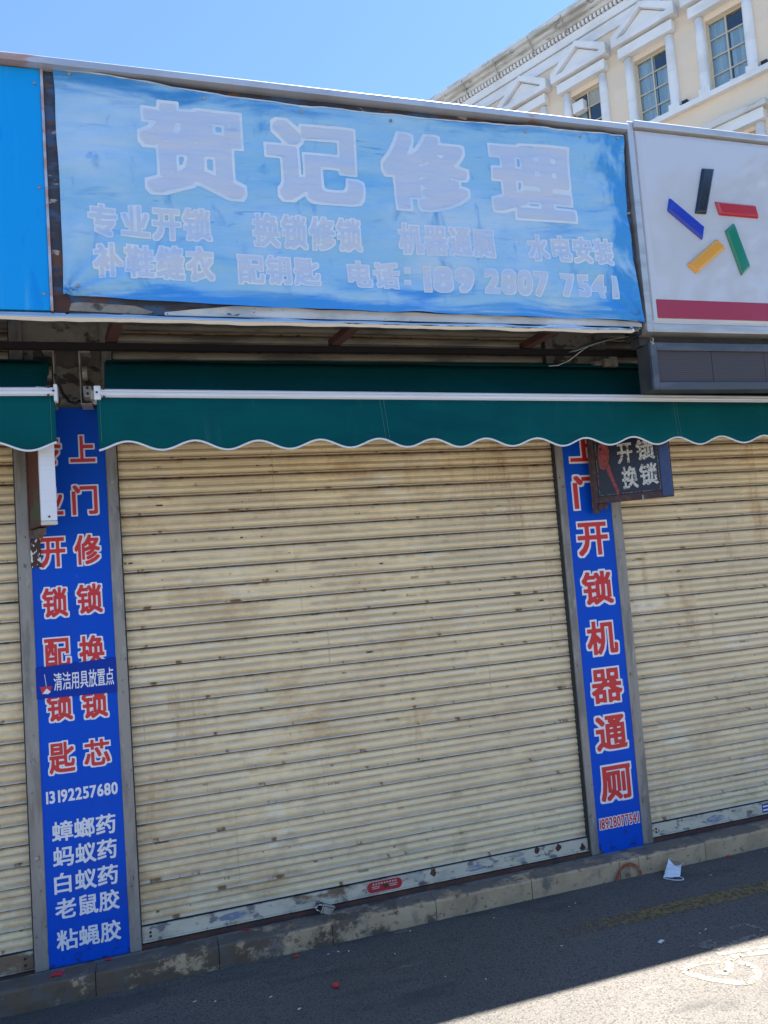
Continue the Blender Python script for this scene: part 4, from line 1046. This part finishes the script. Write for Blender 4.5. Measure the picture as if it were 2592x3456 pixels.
for i, c in enumerate(wins):
    for row, (a, b) in enumerate(((W0, W1), (LW0, LW1))):
        if row == 1 and not (-3 < c < 1): continue
        h = b - a
        wnd = bb(MB().box(c - HW, c - HW + .03, -.16, -.11, a, b).box(c + HW - .03, c + HW, -.16, -.11, a, b).box(c - HW + .03, c + HW - .03, -.16, -.11, b - .03, b).box(c - HW + .03, c + HW - .03, -.16, -.11, a, a + .03), 'window', M['winframe'])
        mb = MB().box(c - .014, c + .014, -.155, -.105, a + .03, b - .03)
        for k in (1, 2, 3): mb.box(c - HW + .03, c + HW - .03, -.150, -.110, a + h * k / 4 - .012, a + h * k / 4 + .012)
        bb(mb, 'glazing_bars', M['winframe'], wnd if False else cb)
        for k in range(4):
            for sd in (-1, 1):
                xa, xb = (c - HW + .031, c - .015) if sd < 0 else (c + .015, c + HW - .031)
                za, zb_ = a + h * k / 4 + (.031 if k == 0 else .013), a + h * (k + 1) / 4 - (.031 if k == 3 else .013)
                if -1.5 < c < 5 or k > 1:
                    if i == 7 and k == 3 and sd < 0:
                        bb(MB().hexa([(xa, -.138, za), (xb, -.138, za), (xb, -.134, za), (xa, -.134, za), (xa, -.138, zb_), (xb, -.138, zb_), (xb, -.134, zb_), (xa, -.134, zb_)]), 'louvre', M['ghost'])
                    else:
                        bb(MB().box(xa, xb, -.137, -.133, za, zb_), 'pane', M['glass'])
        rnd = random.Random(i * 7 + row)
        cw = rnd.uniform(.35, .65) * 2 * HW
        cz = b - h * rnd.choice([0.0, .27, .35])
        def cur(x0, x1, zt):
            return MB().grid(16, 2, lambda u, v: (x0 + (x1 - x0) * u, -.172 + .012 * math.sin(u * 26), a + (zt - a) * v))
        bb(cur(c + HW - cw, c + HW, cz), 'curtain', M['curtain'])
        if rnd.random() < .8: bb(cur(c - HW, c - HW + (2 * HW - cw) * .9, b - h * rnd.choice([.22, .3, .45])), 'curtain', M['curtain'])
    # open casement at the bottom right pane
    if -1.5 < c < 3:
        bb(MB().hexa([(c - HW + .035, -.10, a * 0 + W0 + .03), (c - .02, .06, W0 + .03), (c - .02, .075, W0 + .03), (c - HW + .035, -.085, W0 + .03), (c - HW + .035, -.10, W0 + .05), (c - .02, .06, W0 + .05), (c - .02, .075, W0 + .05), (c - HW + .035, -.085, W0 + .05)]), 'casement_rail', M['stucco'])
    # columns
    for sd in (-1, 1):
        cs = c + sd * .485
        zz = [10.87 + .02, 11.0, 11.02, 11.5, 12.1, 12.56]; rr = [.112, .112, .104, .106, .100, .088]
        bb(MB().tube([(cs, .02, z) for z in zz], rr, 14), 'column', M['stucco'], smooth=True)
        bb(MB().box(cs - .12, cs + .12, .001, .139, 10.866, 10.99), 'column_base', M['stucco'])
    bb(MB().box(c - .64, c + .64, .001, .19, 12.575, 12.80), 'lintel', M['stucco'])
    # pediment
    o_ = .27
    mb = MB(); mb.prism([(c - .74, .001, 12.86), (c + .74, .001, 12.86), (c + .74, .001, 13.0), (c - .74, .001, 13.0)], (0, o_, 0))
    bb(mb, 'pediment_base', M['stucco'])
    bb(MB().prism([(c - .60, .001, 13.0), (c + .60, .001, 13.0), (c, .001, 13.40)], (0, .16, 0)), 'tympanum', M['stucco'])
    for sd in (-1, 1):
        q = [(c + sd * .74, .001, 13.002), (c + sd * .74, .001, 13.11), (c, .001, 13.56), (c, .001, 13.425), (c + sd * .52, .001, 13.075), (c + sd * .60, .001, 13.002)]
        bb(MB().prism(q, (0, o_ - .004, 0)), 'raking_cornice', M['stucco'])
    bb(MB().box(c + .5 * SPC + .05, c + .5 * SPC + .17, .02, .11, 10.90, 10.96).box(c + .5 * SPC + .09, c + .5 * SPC + .13, .03, .07, 10.865, 10.90), 'floodlight', M['black'])
    if -3 < c < 1:
        bb(MB().box(c - .62, c + .62, .001, .19, 9.80, 10.02), 'lintel', M['stucco'])
        bb(MB().box(c - .70, c + .70, .001, .25, 10.03, 10.16), 'lintel_cap', M['cornice'])
        for sd in (-1, 1):
            cs = c + sd * .485
            bb(MB().tube([(cs, .02, LW0), (cs, .02, 9.2), (cs, .02, 9.79)], [.105, .104, .09], 14), 'column', M['stucco'], smooth=True)
# air conditioner unit showing in one window
cA = wins[7]
bb(MB().box(cA + .05, cA + .34, -.13, .06, 11.98, 12.24), 'window_box', M['stucco'], bev=.01)

# ================================================================== ACROSS THE STREET (seen in the reflections)
ob = thing('opposite_building', 'pale beige three storey building across the street facing the shutters', 'building', (3, -45, 0))
MB().box(-32, 70, -54, -45.0, 0, 8.6).build('wall', mat('beige_render', (0.52, 0.44, 0.33), .9, layers=[dict(c=(.42, .36, .28), s=(.4, .4, .8), lo=.42, hi=.66, d=5)]), ob)
MB().box(-32.2, 70.2, -54.2, -44.6, 8.602, 8.95).build('cornice', M['cornice'], ob)
MB().box(-32, 70, -44.999, -44.3, 2.9, 3.05).build('canopy', M['roof'], ob)
w0 = MB().box(-.7, .7, -.03, .03, 0, 1.5).mesh('window', M['room'])
w1 = MB().box(-.8, .8, -.06, .06, -.12, 0).mesh('sill', M['stucco'])
for zz in (3.9, 6.5):
    for k in range(22):
        o = bpy.data.objects.new('window', w0); COL.objects.link(o); o.parent = ob; o.location = Vector((-28 + 4.4 * k, -44.995, zz)) - Vector((3, -45, 0))
        q = bpy.data.objects.new('sill', w1); COL.objects.link(q); q.parent = o; q.location = (0, 0, 0)
bark = mat('tree_bark', (0.12, 0.09, 0.065), .95, bump=(20, .8, .03))
leaf = mat('tree_leaves', (0.05, 0.085, 0.03), .6, layers=[dict(c=(.085, .12, .045), s=3, lo=.45, hi=.6)])
def tree(label, x, y, h, r, seed):
    rn = random.Random(seed)
    t = thing('street_tree', label, 'tree', (x, y, 0), 'trees across the street')
    mb = MB().tube([(x, y, 0), (x + .05, y, h * .25), (x - .05, y + .05, h * .5), (x, y, h * .75)], [.20, .15, .12, .06], 10)
    for k in range(7):
        a = k * 2.4; z0 = h * (.38 + .05 * k); d = r * rn.uniform(.5, .85)
        mb.tube([(x, y, z0), (x + d * .5 * math.cos(a), y + d * .5 * math.sin(a), z0 + h * .09), (x + d * math.cos(a), y + d * math.sin(a), z0 + h * .15)], [.07, .045, .02], 6)
    mb.build('trunk', bark, t)
    cr = MB(); cl = []
    for k in range(26):
        a = rn.uniform(0, 6.28); rr = r * math.sqrt(rn.random()); cl.append((x + rr * math.cos(a), y + rr * math.sin(a), h * rn.uniform(.48, .98) - rr * .15, r * rn.uniform(.22, .42)))
    for (cx, cy, cz, cr_) in cl:
        for k in range(130):
            v = Vector((rn.gauss(0, 1), rn.gauss(0, 1), rn.gauss(0, .8))).normalized() * cr_ * rn.uniform(.55, 1.05)
            p = Vector((cx, cy, cz)) + v; e = Vector((rn.gauss(0, 1), rn.gauss(0, 1), rn.gauss(0, 1))).normalized() * .10; f = e.cross(Vector((rn.gauss(0, 1), rn.gauss(0, 1), rn.gauss(0, 1)))).normalized() * .06
            cr.quad([p - e, p + f, p + e, p - f])
    cr.build('crown', leaf, t)
tree('leafy street tree with a broad crown across the street', 10.2, -9.6, 8.4, 2.3, 5)
tree('slimmer leafy street tree nearer the shutters across the street', 5.0, -10.4, 6.6, 1.7, 9)

for o in bpy.data.objects:
    if '_w' in o: del o['_w']
